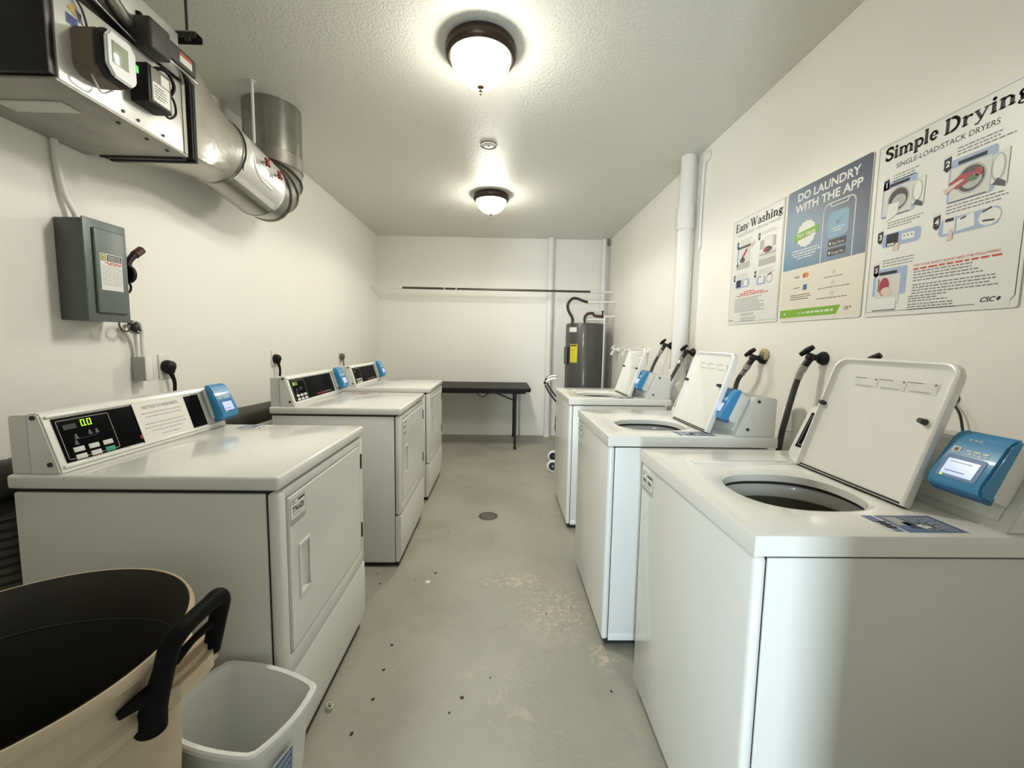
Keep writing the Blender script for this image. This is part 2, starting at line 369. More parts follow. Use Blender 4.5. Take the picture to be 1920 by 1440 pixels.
def panel_pocket(mb, x, y0, y1, z0, z1, py0, py1, pz0, pz1, dep, m, th=.012):
    tb = bmesh.new(); Y = [y0, py0, py1, y1]; Z = [z0, pz0, pz1, z1]
    V = [[tb.verts.new((x, y, z)) for z in Z] for y in Y]
    for i in range(3):
        for j in range(3):
            if i == 1 and j == 1: continue
            tb.faces.new((V[i][j], V[i+1][j], V[i+1][j+1], V[i][j+1]))
    g = .008
    I = [tb.verts.new((x-dep, a, c)) for a, c in ((py0+.004, pz0+g), (py1-g*2.2, pz0+g), (py1-g*2.2, pz1-g), (py0+.004, pz1-g))]
    O = [V[1][1], V[2][1], V[2][2], V[1][2]]
    tb.faces.new(I)
    for k in range(4): tb.faces.new((O[k], O[(k+1) % 4], I[(k+1) % 4], I[k]))
    Bk = [tb.verts.new((x-th, a, c)) for a, c in ((y0, z0), (y1, z0), (y1, z1), (y0, z1))]
    C = [[V[i][0] for i in range(4)], [V[3][j] for j in range(4)], [V[i][3] for i in (3, 2, 1, 0)], [V[0][j] for j in (3, 2, 1, 0)]]
    for k in range(4): tb.faces.new([*C[k]][::-1] + [Bk[k], Bk[(k+1) % 4]])
    bmesh.ops.recalc_face_normals(tb, faces=tb.faces[:])
    rim = [e for e in tb.edges if all(abs(v.co.x-x) < 1e-6 for v in e.verts) and sum(1 for f in e.link_faces if all(abs(v.co.x-x) < 1e-6 for v in f.verts)) == 1]
    bmesh.ops.bevel(tb, geom=rim, offset=.0035, segments=2, affect='EDGES')
    return mb.add(tb, m)
WD, DD, ZT = .680, .712, .917
def make_dryer(kind):
    t = thing('clothes_dryer', 'x', 'clothes dryer')
    MB().box(-DD+.012, -.034, .004, WD-.004, .028, .868, wside, .004).box(-.0345, -.03, .008, WD-.008, .03, .868, dark).build('cabinet', t)
    b = MB(); b.box(-.031, -.0005, .002, .050, .306, .872, wside, .012, 3); b.box(-.031, -.0005, WD-.046, WD-.002, .306, .872, wside, .012, 3)
    b.box(-.030, -.0012, .030, WD-.03, .842, .8715, wside, .002); b.box(-.030, -.0012, .030, WD-.03, .3065, .368, wside, .002); b.box(-.03, -.021, .04, WD-.04, .36, .85, dark)
    b.build('front_panel', t)
    MB().prism([(-.031, .302), (-.002, .302), (0, .296), (0, .09), (-.012, .032), (-.031, .032)], .002, WD-.002, 'y', wside, bev=.003).build('lower_panel', t)
    d = MB(); panel_pocket(d, .001, .053, WD-.049, .371, .839, .108, .168, .515, .672, .007, wside); d = d.build('door', t)
    HM = frame((.0012, 0, 0), (0, 1, 0), (0, 0, 1))
    MB().ringplate([(.172, .676), (.104, .676), (.104, .510), (.172, .510)], [(.166, .668), (.111, .668), (.111, .519), (.166, .519)], 0, .003, white, HM).build('handle', d)
    for z in (.735, .43): MB().box(-.004, .004, WD-.036, WD-.028, z, z+.065, dark, .002).build('hinge', d)
    F = frame((.0012, .060, .748), (0, 1, 0), (0, 0, 1))
    q = Flat(F); q.rect(0, 0, .092, .078, paper, 1, .006); q.outline(rrect(.002, .090, .002, .076, .006), .002, inkg, 2)
    q.rect(.045, .064, .085, .070, ink, 2); q.text('CSC', .008, .062, .009, inkg, 2, .02)
    if kind == 'near': q.text('T74-HZB', .014, .036, .017, ink, 2, .03, width=.066)
    else: q.words(.014, .080, .044, .012, inkg, 2, 5)
    q.rect(.02, .026, .07, .029, inkl, 2); q.rect(.006, .005, .086, .018, inkl, 2)
    q.build('rating_label', d)
    MB().box(-DD+.016, -.02, .012, WD-.012, .866, .879, dark).box(-DD, .004, -.001, WD+.001, .878, ZT, white, .009, 3).build('top', t)
    MB().box(-.69, -.022, .02, WD-.02, .001, .029, dark).build('shadow_gap_fill', t)  # dark box added to put a black shadow line under the dryer
    # control console across the back of the top
    z0, z1 = ZT-.001, ZT+.163
    c = MB(); c.prism([(-DD+.004, z0), (-DD+.004, z1-.006), (-.655, z1-.003), (-.655, z0)], .012, WD-.020, 'y', wside, bev=.003)
    c.prism([(-.656, z0), (-.656, z1), (-.628, z1+.002), (-.621, z1-.004), (-.574, z0+.008), (-.574, z0)], .008, WD-.016, 'y', white, bev=.004)
    c.build('control_console', t)
    for x, z in ((-.636, z1-.010), (-.600, z0+.028)): MB().cyl((x, .008, z), (x, .004, z), .006, screwm).build('screw', t)
    F = slope_frame(-.5745, z0+.010, -.6205, z1-.004, 1); hh = math.hypot(.046, .149)
    F = F @ Matrix.Translation((0, 0, .001))
    MB().box(.018, WD-.026, .004, .012, 0, .004, white, .0015, mtx=F).box(.018, WD-.026, hh-.010, hh-.003, 0, .004, white, .0015, mtx=F).build('bezel', t)
    pn = MB().box(.030, .560, .016, hh-.014, -.003, .0012, blackg, .0008, mtx=F).build('control_panel', t)
    G = F @ Matrix.Translation((0, 0, .0014))
    a0, b0, a1, b1 = .036, .022, .185, hh-.022
    Flat(G).outline(rrect(a0, a1, b0, b1, .005), .0018, lineg).build('outline', pn)
    q = Flat(G)
    if kind == 'near':
        for i in range(2):
            u = .098+i*.018
            q.outline([(u, .108), (u+.012, .108), (u+.013, .127), (u+.001, .127)], .0035, green, 2)
        q.rect(.110, .108, .1125, .1105, green, 2)
    elif kind == 'mid':
        for i in range(3): u = .052+i*.018; q.outline([(u, .106), (u+.012, .106), (u+.013, .124), (u+.001, .124)], .0035, dimgreen if i else green, 2)
    else: q.rect(.05, .11, .054, .118, btn, 2)
    q.build('display', pn)
    q = Flat(G)
    for u, v in ((.075, .082), (.115, .086), (.135, .086), (.07, .065)): q.poly([(u-.006, v-.006), (u+.006, v-.006), (u+.002, v+.008), (u-.002, v+.008)], mat('dim indicator', (.09, .09, .09), .5) if kind != 'far' else dark, 1)
    q.rect(.07, .0745, .135, .0753, MATS['dim indicator'] if kind != 'far' else dark, 1); q.build('indicator_marking', pn); Flat(G).rect(.05, .106, .085, .120, mat('unlit display', (.03, .03, .035), .4), 1).build('display_window', pn)
    k = 0
    for r in range(2):
        for cc in range(3):
            u, v = .054+cc*.042, .046-r*.021
            MB().box(u, u+.030, v-.007, v+.007, 0, .0022, btng if (r == 1 and cc == 2 and kind == 'near') else btn, .001, mtx=G).build('button', pn)
    if kind != 'near':
        q = Flat(G); q.text('Speed Queen', .295, .024, .012, redp, 1, .01, width=.105); q.words(.405, .50, .030, .006, inkg, 1, 2); q.build('brand_lettering', pn)
    else:
        q = Flat(G); q.ell(.268, .034, .008, .008, redp, 1); q.build('red_mark', pn)
    reader(t, F @ Matrix.Translation((WD-.105, .018, .004)))
    # sticker on the top
    F = frame((-.48, WD-.085, ZT), (0, 1, 0), (-1, 0, 0))
    q = Flat(F)
    if kind == 'near': q.rect(0, -.11, .075, .02, paper, 1); q.rect(.006, -.06, .069, .012, mat('blue sticker print', (.12, .17, .30), .5), 2); q.rect(.014, -.04, .045, 0, inkl, 3); q.words(.006, .069, -.078, .008, ink, 2, 3); q.words(.006, .069, -.098, .006, inkg, 2, 4)
    else: q.rect(0, -.12, .05, .02, inkl, 1); q.rect(.008, -.11, .042, -.04, mat('red brown print', (.25, .05, .04), .5), 2); q.rect(.01, -.03, .03, .01, ink, 2)
    q.build('sticker', t)
    return t
DR = [(-.600, 1.075, 'near', 'white dryer nearest the camera with a paper notice taped on its console'),
      (-.552, 2.215, 'mid', 'middle white dryer on the left, dim green digits on its black panel'),
      (-.562, 3.185, 'far', 'farthest white dryer on the left, beside the black folding table')]
for x, y, k, lab in DR:
    d = make_dryer(k); d.location = (x, y, 0); tag(d, lab, group='dryers along the left wall')
# the paper notice taped on the nearest console
x, y = DR[0][:2]
F = Matrix.Translation((x, y, 0)) @ slope_frame(-.5745, ZT+.009, -.6205, ZT+.159, 1) @ Matrix.Translation((0, 0, .0040))
n = thing('paper_notice', 'white paper notice taped over the console of the nearest dryer', 'notice', (x-.59, y+.37, ZT+.01))
inv = Matrix.Translation((-(x-.59), -(y+.37), -(ZT+.01)))
q = Flat(inv @ F); q.box(.268, .482, .010, .148, -.0002, .0004, paper, mtx=inv @ F); q.build('sheet', n)
q = Flat(inv @ F @ Matrix.Translation((0, 0, .0004))); q.text('NOTICE TO RESIDENTS', .375, .122, .0105, inkg, 1, .01, 'CENTER', width=.15); q.build('heading', n)
q = Flat(inv @ F @ Matrix.Translation((0, 0, .0004)))
for i, (v, a, b) in enumerate(((.107, .29, .46), (.094, .30, .455), (.070, .29, .46), (.057, .285, .462), (.044, .31, .44), (.028, .34, .42))): q.words(a, b, v, .0035, inkl, 1, i)
q.build('body_text', n)

# ------------------------------------------------------------------ washers
WW, DW = .655, .695
def make_washer(kind, lid_y=.440):
    t = thing('washing_machine', 'x', 'washing machine')
    b = MB()
    b.box(.028, DW-.03, .004, .010, .028, .868, wside, .002); b.box(.028, DW-.03, WW-.010, WW-.004, .028, .868, wside, .002); b.box(DW-.036, DW-.030, .006, WW-.006, .028, .868, wside, .002); b.box(.03, DW-.034, .008, WW-.008, .028, .034, wside); b.box(.03, DW-.034, .008, WW-.008, .40, .404, wside); b.build('cabinet', t)
    b = MB(); b.box(0, .027, .002, WW-.002, .032, .872, white, .011, 3); b.build('front_panel', t)
    MB().box(.03, .30, .003, .010, .028, .060, white, .002).build('base_bracket', t)
    MB().box(.020, DW-.04, .02, WW-.02, .001, .029, dark).build('shadow_gap_fill', t)  # dark block standing in for the shadow gap beneath the washer
    # top with the tub opening
    cx, cy, rx, ry = .262, .272, .155, .136
    def sup(rx, ry, n=64, e=2.5): return [(cx+rx*math.copysign(abs(math.cos(2*PI*k/n))**(2/e), math.cos(2*PI*k/n)), cy+ry*math.copysign(abs(math.sin(2*PI*k/n))**(2/e), math.sin(2*PI*k/n))) for k in range(n)]
    def outer(x0, x1, y0, y1, n=64):
        out = []
        for k in range(n):
            a = 2*PI*k/n; c, s = math.cos(a), math.sin(a)
            tx = ((x1-cx) if c > 0 else (x0-cx))/c if abs(c) > 1e-9 else 1e9; ty = ((y1-cy) if s > 0 else (y0-cy))/s if abs(s) > 1e-9 else 1e9
            q = min(tx, ty); out.append([cx+c*q, cy+s*q])
        for X, Y in ((x0, y0), (x0, y1), (x1, y0), (x1, y1)):   # pull the nearest vertex onto each corner
            k = min(range(n), key=lambda k: (out[k][0]-X)**2+(out[k][1]-Y)**2); out[k] = [X, Y]
        return out
    m_ = MB(); n = 64; r = .007
    x0, x1, y0, y1 = -.004, DW, -.001, WW+.001
    loops = [(outer(x0, x1, y0, y1), .874), (outer(x0, x1, y0, y1), ZT-r), (outer(x0+r*.3, x1-r*.3, y0+r*.3, y1-r*.3), ZT-r*.3), (outer(x0+r, x1-r, y0+r, y1-r), ZT),
             (sup(rx+.022, ry+.022), ZT), (sup(rx+.010, ry+.010), ZT-.003), (sup(rx, ry), ZT-.010), (sup(rx, ry), ZT-.03)]
    tb = bmesh.new(); V = [[tb.verts.new((p[0], p[1], z)) for p in L] for L, z in loops]
    for A, B in zip(V, V[1:]):
        for k in range(n): tb.faces.new((A[k], A[(k+1) % n], B[(k+1) % n], B[k]))
    m_.add(tb, white)
    m_.box(.10, .45, .478, .510, ZT-.002, ZT+.003, white, .0025); top = m_.build('top', t)
    MB().ringplate(sup(rx+.035, ry+.03), sup(rx+.006, ry+.006), .877, .886, rubber).build('gasket', t)
    # tub cover ring and basket
    pr = [(1.02, .862), (1.04, .872), (1.0, .8765), (.955, .874), (.925, .864), (.918, .838), (.94, .832), (1.0, .850)]
    c = MB(); tb = bmesh.new(); V = [[tb.verts.new((cx+.02+(p[0]-cx)*s_, cy+.005+(p[1]-cy)*s_, z)) for p in sup(rx+.02, ry+.03, 64, 2.1)] for s_, z in pr]
    for i in range(len(V)):
        A, B = V[i], V[(i+1) % len(V)]
        for k in range(n): tb.faces.new((A[k], B[k], B[(k+1) % n], A[(k+1) % n]))
    bmesh.ops.recalc_face_normals(tb, faces=tb.faces[:])
    c.add(tb, white); c.build('tub_cover', t)
    k_ = MB(); k_.lathe([(.195, .840), (.212, .834), (.215, .45), (.20, .43), (0, .44)], mat('steel basket', (.30, .285, .235), .45, metal=.4, var=.1), (cx+.045, cy+.045, 0), 48)
    k_.build('basket', t)
    MB().lathe([(.06, .44), (.055, .60), (.03, .70), (0, .71)], mat('grey agitator', (.2, .2, .18), .5), (cx+.045, cy+.045, 0), 24).build('agitator', t)
    # console
    z1 = ZT+.166
    c = MB(); c.prism([(.523, ZT-.001), (.523, ZT+.004), (.590, z1-.004), (.600, z1), (.690, z1-.008), (.690, ZT-.001)], .010, WW-.010, 'y', wside, bev=.004)
    c.build('control_console', t)
    for x, z in ((.612, z1-.020), (.572, ZT+.030)): MB().cyl((x, .010, z), (x, .006, z), .006, screwm).build('screw', t)
    F = slope_frame(.523, ZT+.006, .590, z1-.006, -1, y0=WW-.010); hh = math.hypot(.067, .154); W2 = WW-.02
    F = F @ Matrix.Translation((0, 0, .001))
    pn = MB().box(.022, .36, .020, hh-.018, -.003, .0015, blackg, .0008, mtx=F).build('control_panel', t)
    G = F @ Matrix.Translation((0, 0, .0018))
    Flat(G).outline(rrect(.030, .20, .028, hh-.028, .006), .0018, lineg).build('outline', pn)
    for r_ in range(2):
        for cc in range(3):
            u, v = .050+cc*.046, .060-r_*.022; MB().box(u, u+.032, v-.008, v+.008, 0, .0022, btn, .001, mtx=G).build('button', pn)
    q = Flat(G)
    for u in (.06, .09, .12): q.ell(u, .10, .004, .004, lineg, 1, 10)
    q.rect(.055, .0985, .125, .0995, lineg, 1)
    q.build('indicator_marking', pn)
    fl = MB().box(W2-.255, W2-.022, .012, hh-.020, -.001, .006, wside, .003, mtx=F).build('service_flap', t)
    MB().box(W2-.29, W2-.262, -.004, .022, 0, .018, dark, .003, mtx=F).build('flap_latch', fl)
    reader(t, F @ Matrix.Translation((W2-.116, .036, .030)), .108, .142)
    # open lid, leaning back; inner side towards the aisle
    ang = math.radians(18); Lw, Lh = .342, .350
    LM = Matrix(((0, math.sin(ang), -math.cos(ang), .437), (-1, 0, 0, lid_y), (0, math.cos(ang), math.sin(ang), ZT+.004), (0, 0, 0, 1)))
    # local: u to the right seen from the aisle, v up the lid, n towards the aisle
    def lidloop(i, r): 
        o = []
        for cx_, cy_, a0 in ((Lw-i-r, Lh-i-r, 0), (i+r, Lh-i-r, PI/2)):
            for k in range(7): a = a0+PI/2*k/6; o.append((cx_+r*math.cos(a), cy_+r*math.sin(a)))
        o += [(i, i*.2), (Lw-i, i*.2)]
        return o
    lid = MB()
    tb = bmesh.new(); LL = [(lidloop(.000, .034), -.012), (lidloop(-.004, .036), -.004), (lidloop(-.004, .036), .010), (lidloop(0, .034), .013), (lidloop(.004, .032), .013), (lidloop(.012, .026), .002), (lidloop(.016, .024), 0)]
    V = [[tb.verts.new((p[0], p[1], z)) for p in L] for L, z in LL]
    for A, B in zip(V, V[1:]):
        for k in range(len(A)): tb.faces.new((A[k], A[(k+1) % len(A)], B[(k+1) % len(A)], B[k]))
    tb.faces.new(V[0][::-1]); tb.faces.new(V[-1])
    lid.add(tb, white, LM); ld = lid.build('lid', t)
    MB().box(.002, Lw-.002, -.004, .006, -.010, .006, dark, .002, mtx=LM).build('hinge_strip', ld)
    for u, v in ((.006, .205), (Lw-.036, .205)): MB().cyl(LM @ Vector((u, v, .0)), LM @ Vector((u, v, .016 if u > .1 else .018)), .008, screwm, .006).build('bumper', ld)
    q = Flat(LM @ Matrix.Translation((0, 0, .0004)))
    for i in range(3):
        u = .075+i*.078; q.rect(u, .272, u+.074, .300, mat('pale label', (.66, .66, .60), .5), 1); q.rect(u, .297, u+.036, .2985, ink, 2); q.ell(u+.066, .296, .0035, .0035, inkg, 2, 8)
        for j in range(3): q.rect(u+.022, .281+.005*j, u+.070, .2835+.005*j, paper, 2)
        q.rect(u+.01, .274, u+.06, .277, inkl, 2)
    q.build('instruction_labels', ld)
    # stickers on top beside the opening and on the front panel
    F = frame((.325, .098, ZT), (0, -1, 0), (1, 0, 0)); bs = mat('blue sticker print', (.12, .17, .30), .5)
    q = Flat(F); q.rect(0, 0, .082, .125, bs, 1); q.rect(.008, .010, .05, .040, inkl, 2); q.rect(.034, .028, .064, .085, mat('dark blue print', (.03, .05, .10), .5), 2); q.poly([(.05, .045), (.066, .05), (.058, .075), (.045, .06)], paper, 3)
    for i in range(7): q.words(.010, .075, .052+i*.0095, .004, inkl, 2 if i > 3 else 4, i)
    q.rect(.0, -.030, .078, -.006, bs if kind != 'far' else inkl, 1); q.rect(.034, -.030, .078, -.024, paper, 2)
    for i in range(3): q.rect(.030+.012*i, -.026, .038+.012*i, -.004, ink, 3) if kind == 'near' else None
    q.build('sticker', t)
    F = frame((-.0003, .648, .775), (0, -1, 0), (0, 0, 1))
    q = Flat(F); q.rect(0, 0, .105, .072, paper, 1, .004); q.outline(rrect(.002, .103, .002, .070, .004), .0015, inkg, 2); q.rect(.05, .058, .098, .064, ink, 2); q.text('CSC', .008, .056, .008, inkg, 2, .02)
    q.words(.015, .09, .04, .014, inkg, 2, 8); q.rect(.02, .022, .08, .026, inkl, 2); q.rect(.006, .006, .098, .016, inkl, 2)
    q.build('rating_label', t)
    return t
WA = [(.512, .762, 'near', 'white top-load washer nearest the camera, lid open, screen lit'),
      (.444, 1.612, 'mid', 'middle white top-load washer on the right with its lid open'),
      (.466, 2.712, 'far', 'farthest white top-load washer, lid open, in front of the hand cart')]
for x, y, k, lab in WA:
    d = make_washer(k, {'near': .478, 'mid': .410, 'far': .435}[k]); d.location = (x, y, 0); tag(d, lab, group='washers along the right wall')

# ------------------------------------------------------------------ posters on the right wall
def poster(name, label, y_high, z0, w, h, r=.008):
    t = thing(name, label, 'poster', (XR, y_high, z0), 0, 'laundry instruction posters')
    F = frame((-.0045, 0, 0), (0, -1, 0), (0, 0, 1))
    b = MB(); b.add((lambda tb: tb)(_slab(rrect(0, w, 0, h, r, 6), -.004, 0)), mat('poster board', (.74, .745, .70), .35, coat=.2), F); b.build('board', t)
    return t, F
def _slab(loop, z0, z1):
    tb = bmesh.new(); A = [tb.verts.new((*p, z0)) for p in loop]; B = [tb.verts.new((*p, z1)) for p in loop]; n = len(loop)
    tb.faces.new(A[::-1]); tb.faces.new(B)
    for k in range(n): tb.faces.new((A[k], A[(k+1) % n], B[(k+1) % n], B[k]))
    return tb
pblue = mat('print pale blue', (.33, .42, .60), .5); pgrey = mat('print grey', (.42, .43, .40), .5); plight = mat('print light grey', (.62, .63, .58), .5)
pwhite = mat('print white', (.74, .74, .70), .5); pred = mat('print dark red', (.35, .03, .05), .5); pgreen = mat('print dark green', (.06, .18, .06), .5)
pskin = mat('print skin', (.68, .55, .46), .6); pdark = mat('print charcoal', (.05, .05, .05), .5)
def lines(q, u0, u1, v, n, dv, h, m, seed=0, jag=.25):
    rr = random.Random(seed)
    for i in range(n): q.words(u0, u1-(u1-u0)*rr.random()*jag, v-i*dv, h, m, 1, seed*31+i)
def badge(q, u, v, txt, s=1):
    q.poly([(u, v), (u+.022*s, v+.004*s), (u+.022*s, v-.030*s), (u+.026*s, v-.030*s), (u+.012*s, v-.044*s), (u-.002*s, v-.030*s), (u+.001*s, v-.03*s)], ink, 1)
    q.poly([(u, v+.003*s), (u+.022*s, v+.007*s), (u+.022*s, v+.012*s), (u, v+.008*s)], plight, 1)
    q.text(txt, u+.006*s, v-.026*s, .018*s, pwhite, 2, .03)
def dryer_pic(q, u, v, w, h, clothes):
    q.rect(u-.006, v-.004, u+w*.80, v+h+.006, pblue, 1, .01); q.rect(u, v, u+w*.72, v+h*.84, plight, 2); q.rect(u+w*.12, v+h*.88, u+w*.62, v+h*.97, ink, 2)
    cx, cyy, r = u+w*.38, v+h*.45, w*.25
    q.ell(cx, cyy, r*1.08, r*1.15, pgrey, 3); q.ell(cx, cyy, r*.95, r, pdark, 4); q.ell(cx+r*.1, cyy-r*.2, r*.7, r*.6, pgrey, 5)
    q.poly([(u+w*.72, v+h*.15), (u+w, v+h*.05), (u+w, v+h*.86), (u+w*.72, v+h*.80)], pwhite, 3); q.outline([(u+w*.72, v+h*.15), (u+w, v+h*.05), (u+w, v+h*.86), (u+w*.72, v+h*.80)], .0018, pgrey, 4)
    q.ell(u+w*.84, v+h*.48, w*.115, h*.32, pgrey, 4); q.ell(u+w*.84, v+h*.50, w*.09, h*.27, pwhite, 5); q.poly([(u+w*.76, v+h*.12), (u+w*.97, v+h*.0), (u+w*.97, v+h*.12), (u+w*.84, v+h*.24)], pdark, 6)
    q.line((u, v), (u+w*.68, v), .003, pdark, 3)
    if clothes:
        q.poly([(u-.004, v+h*.48), (u+w*.2, v+h*.62), (u+w*.46, v+h*.60), (u+w*.36, v+h*.38), (u+w*.14, v+h*.28)], pred, 6); q.ell(u+w*.43, v+h*.44, w*.09, h*.07, pgreen, 7); q.ell(u+w*.52, v+h*.55, w*.07, h*.10, pred, 7)
        q.poly([(u-.02, v+h*.36), (u+w*.22, v+h*.50), (u+w*.28, v+h*.46), (u+w*.12, v+h*.36), (u-.01, v+h*.24)], pskin, 8)
    else: q.poly([(u+w*.1, v-.02), (u+w*.16, v+h*.38), (u+w*.42, v+h*.34), (u+w*.40, v)], pwhite, 6)
def pill(q, u0, v0, u1, v1): q.rect(u0-.002, v0-.002, u1+.002, v1+.002, plight, 1, (v1-v0)*.3); q.rect(u0, v0, u1, v1, pblue, 2, (v1-v0)*.3)
# Simple Drying
t, F = poster('laundry_poster', 'largest white poster headed Simple Drying, above the nearest washer', 1.583, 1.409, .478, .637)
q = Flat(F); q.outline([(.006, .016), (.455, .016), (.470, .034), (.470, .628), (.006, .628)], .002, ink, 1); q.rect(.375, .010, .46, .022, MATS['poster board'], 2); q.build('border', t)
q = Flat(F); q.glyphs('Simple', .030, .571, .046, ink, 2, width=.186); q.build('heading_word', t)
q = Flat(F); q.glyphs('Drying', .232, .569, .046, ink, 2, width=.226); q.build('heading_word', t)
q = Flat(F); q.text('SINGLE-LOAD/STACK DRYERS', .077, .530, .017, ink, 1, 0, width=.308); q.build('subheading_lettering', t)
q = Flat(F); dryer_pic(q, .040, .365, .150, .118, False); q.build('dryer_picture', t)
q = Flat(F); dryer_pic(q, .268, .345, .152, .125, True); q.build('dryer_picture', t)
q = Flat(F); pill(q, .05, .252, .19, .300); q.rect(.066, .256, .112, .298, ink, 3); q.rect(.072, .258, .098, .264, pwhite, 4); q.rect(.125, .266, .170, .288, pwhite, 3, .003)
for i in range(3): q.ell(.134+.013*i, .279, .0025, .0025, ink, 4, 8)
q.poly([(.09, .236), (.105, .262), (.118, .258), (.115, .232)], pskin, 5); q.build('control_picture', t)
q = Flat(F); pill(q, .248, .243, .412, .296); q.rect(.262, .25, .295, .302, pwhite, 3); q.rect(.266, .286, .291, .296, ink, 4); q.poly([(.300, .250), (.350, .255), (.345, .295), (.300, .29)], pwhite, 3); q.line((.31, .285), (.325, .29), .005, ink, 4); q.ell(.387, .270, .028, .024, pwhite, 3); q.line((.368, .288), (.39, .296), .005, ink, 4); q.line((.37, .262), (.40, .258), .005, ink, 4)
q.poly([(.275, .225), (.28, .262), (.29, .262), (.292, .228)], pskin, 5); q.build('payment_picture', t)
q = Flat(F); q.rect(.029, .075, .157, .174, pblue, 1, .008); q.rect(.040, .040, .135, .150, plight, 2); q.rect(.052, .152, .12, .163, ink, 3); q.ell(.075, .108, .020, .034, pred, 3); q.rect(.05, .092, .054, .14, pdark, 3); q.ell(.085, .09, .022, .016, pskin, 4); q.rect(.035, .022, .125, .066, pwhite, 4); q.line((.035, .022), (.125, .022), .003, pdark, 5); q.build('loading_picture', t)
for u, v, c in ((.035, .498, '1'), (.243, .488, '2'), (.030, .312, '3'), (.228, .312, '4'), (.026, .190, '5')): q = Flat(F); badge(q, u, v, c); q.build('number_badge', t)
q = Flat(F); lines(q, .07, .17, .506, 3, .010, .0035, inkg, 1); q.build('text_block', t)
q = Flat(F); lines(q, .28, .43, .508, 3, .010, .0035, inkg, 2); q.build('text_block', t)
q = Flat(F); lines(q, .065, .20, .340, 2, .009, .0035, inkg, 3); q.build('text_block', t)
q = Flat(F); lines(q, .065, .16, .322, 1, .009, .0035, inkg, 3); q.build('text_block', t)
q = Flat(F); lines(q, .265, .43, .333, 3, .010, .0035, inkg, 4); q.build('text_block', t)
q = Flat(F); lines(q, .06, .20, .204, 3, .010, .0035, inkg, 5); q.build('text_block', t)
q = Flat(F); lines(q, .180, .40, .144, 4, .0098, .0038, inkg, 6); q.build('text_block', t)
q = Flat(F); lines(q, .180, .43, .100, 4, .0095, .0038, inkg, 7, .15); q.build('text_block', t)
q = Flat(F); lines(q, .170, .30, .062, 3, .0085, .0038, inkg, 8); q.build('text_block', t)
q = Flat(F); lines(q, .170, .33, .034, 3, .0085, .0038, inkg, 9); q.build('text_block', t)
q = Flat(F); q.text('FOR YOUR SAFETY PLEASE HEED THE FOLLOWING', .178, .163, .0075, redink, 1, .01, width=.245); q.words(.178, .438, .154, .006, redink, 1, 11); q.build('warning_lettering', t)
def csc(q, u, v, h, m=ink): q.text('CSC', u, v, h, m, 2, .02, shear=.35, width=h*2.7); q.poly([(u+h*3.0, v+h*.5), (u+h*3.5, v+h*1.0), (u+h*3.8, v+h*.7), (u+h*3.3, v)], m, 2); q.rect(u, v-h*.55, u+h*2.7, v-h*.35, inkl, 1)
q = Flat(F); csc(q, .385, .022, .014); q.build('logo', t)
# Easy Washing
t, F = poster('laundry_poster', 'narrow white poster headed Easy Washing, left of the blue app poster', 2.545, 1.418, .455, .626)
q = Flat(F); q.outline([(.004, .014), (.450, .014), (.450, .62), (.004, .62)], .0018, ink, 1); q.rect(.0, .010, .06, .024, MATS['poster board'], 2); q.build('border', t)
q = Flat(F); q.glyphs('Easy', .030, .553, .046, ink, 2, width=.125); q.build('heading_word', t)
q = Flat(F); q.glyphs('Washing', .170, .551, .046, ink, 2, width=.275); q.build('heading_word', t)
q = Flat(F); q.text('HIGH-EFFICIENCY TOP-LOAD WASHER', .043, .522, .013, inkg, 1, 0, width=.385); q.build('subheading_lettering', t)
q = Flat(F); q.rect(.058, .325, .188, .46, plight, 1); q.rect(.06, .445, .19, .458, pdark, 2); q.rect(.058, .345, .07, .455, pblue, 2); q.rect(.058, .325, .188, .36, pgrey, 2); q.poly([(.10, .39), (.15, .44), (.16, .43), (.115, .38)], pred, 3); q.ell(.115, .375, .025, .014, pdark, 3); q.poly([(.17, .44), (.22, .47), (.225, .45), (.18, .425)], pskin, 4); q.build('washer_picture', t)
q = Flat(F); q.rect(.270, .31, .41, .39, plight, 1); q.rect(.31, .385, .38, .46, pwhite, 1); q.outline([(.31, .385), (.38, .385), (.38, .46), (.31, .46)], .003, pgrey, 2); q.rect(.272, .400, .305, .45, pgrey, 1); q.rect(.385, .40, .405, .455, pgrey, 1); q.ell(.34, .392, .035, .016, pdark, 3); q.ell(.325, .392, .016, .012, pred, 4); q.rect(.27, .312, .41, .345, pgrey, 3); q.line((.27, .37), (.41, .37), .003, pdark, 3); q.build('washer_picture', t)
q = Flat(F); pill(q, .058, .214, .195, .262); q.rect(.068, .220, .112, .262, ink, 3); q.rect(.13, .222, .18, .255, pwhite, 3); q.rect(.135, .226, .14, .25, ink, 4); q.build('control_picture', t)
q = Flat(F); pill(q, .262, .21, .34, .255); q.rect(.28, .218, .325, .26, pwhite, 3); q.rect(.285, .25, .30, .256, ink, 4); q.ell(.372, .235, .026, .026, pgrey, 1); q.ell(.372, .235, .020, .018, pwhite, 2); q.line((.355, .253), (.39, .262), .005, ink, 3); q.build('payment_picture', t)
for u, v, c in ((.050, .488, '1'), (.252, .492, '2'), (.035, .292, '3'), (.238, .288, '4')): q = Flat(F); badge(q, u, v, c, .85); q.build('number_badge', t)
q = Flat(F); lines(q, .08, .20, .492, 4, .010, .0035, inkl, 21); q.build('text_block', t)
q = Flat(F); lines(q, .285, .43, .492, 2, .010, .0035, inkl, 22); q.build('text_block', t)
q = Flat(F); lines(q, .065, .21, .292, 3, .010, .0035, inkl, 23); q.build('text_block', t)
q = Flat(F); lines(q, .275, .42, .288, 3, .010, .0035, inkl, 24); q.build('text_block', t)
q = Flat(F); lines(q, .062, .35, .150, 4, .0095, .0038, inkg, 25); q.build('text_block', t)
q = Flat(F); lines(q, .062, .36, .112, 5, .0095, .0038, inkg, 26); q.build('text_block', t)
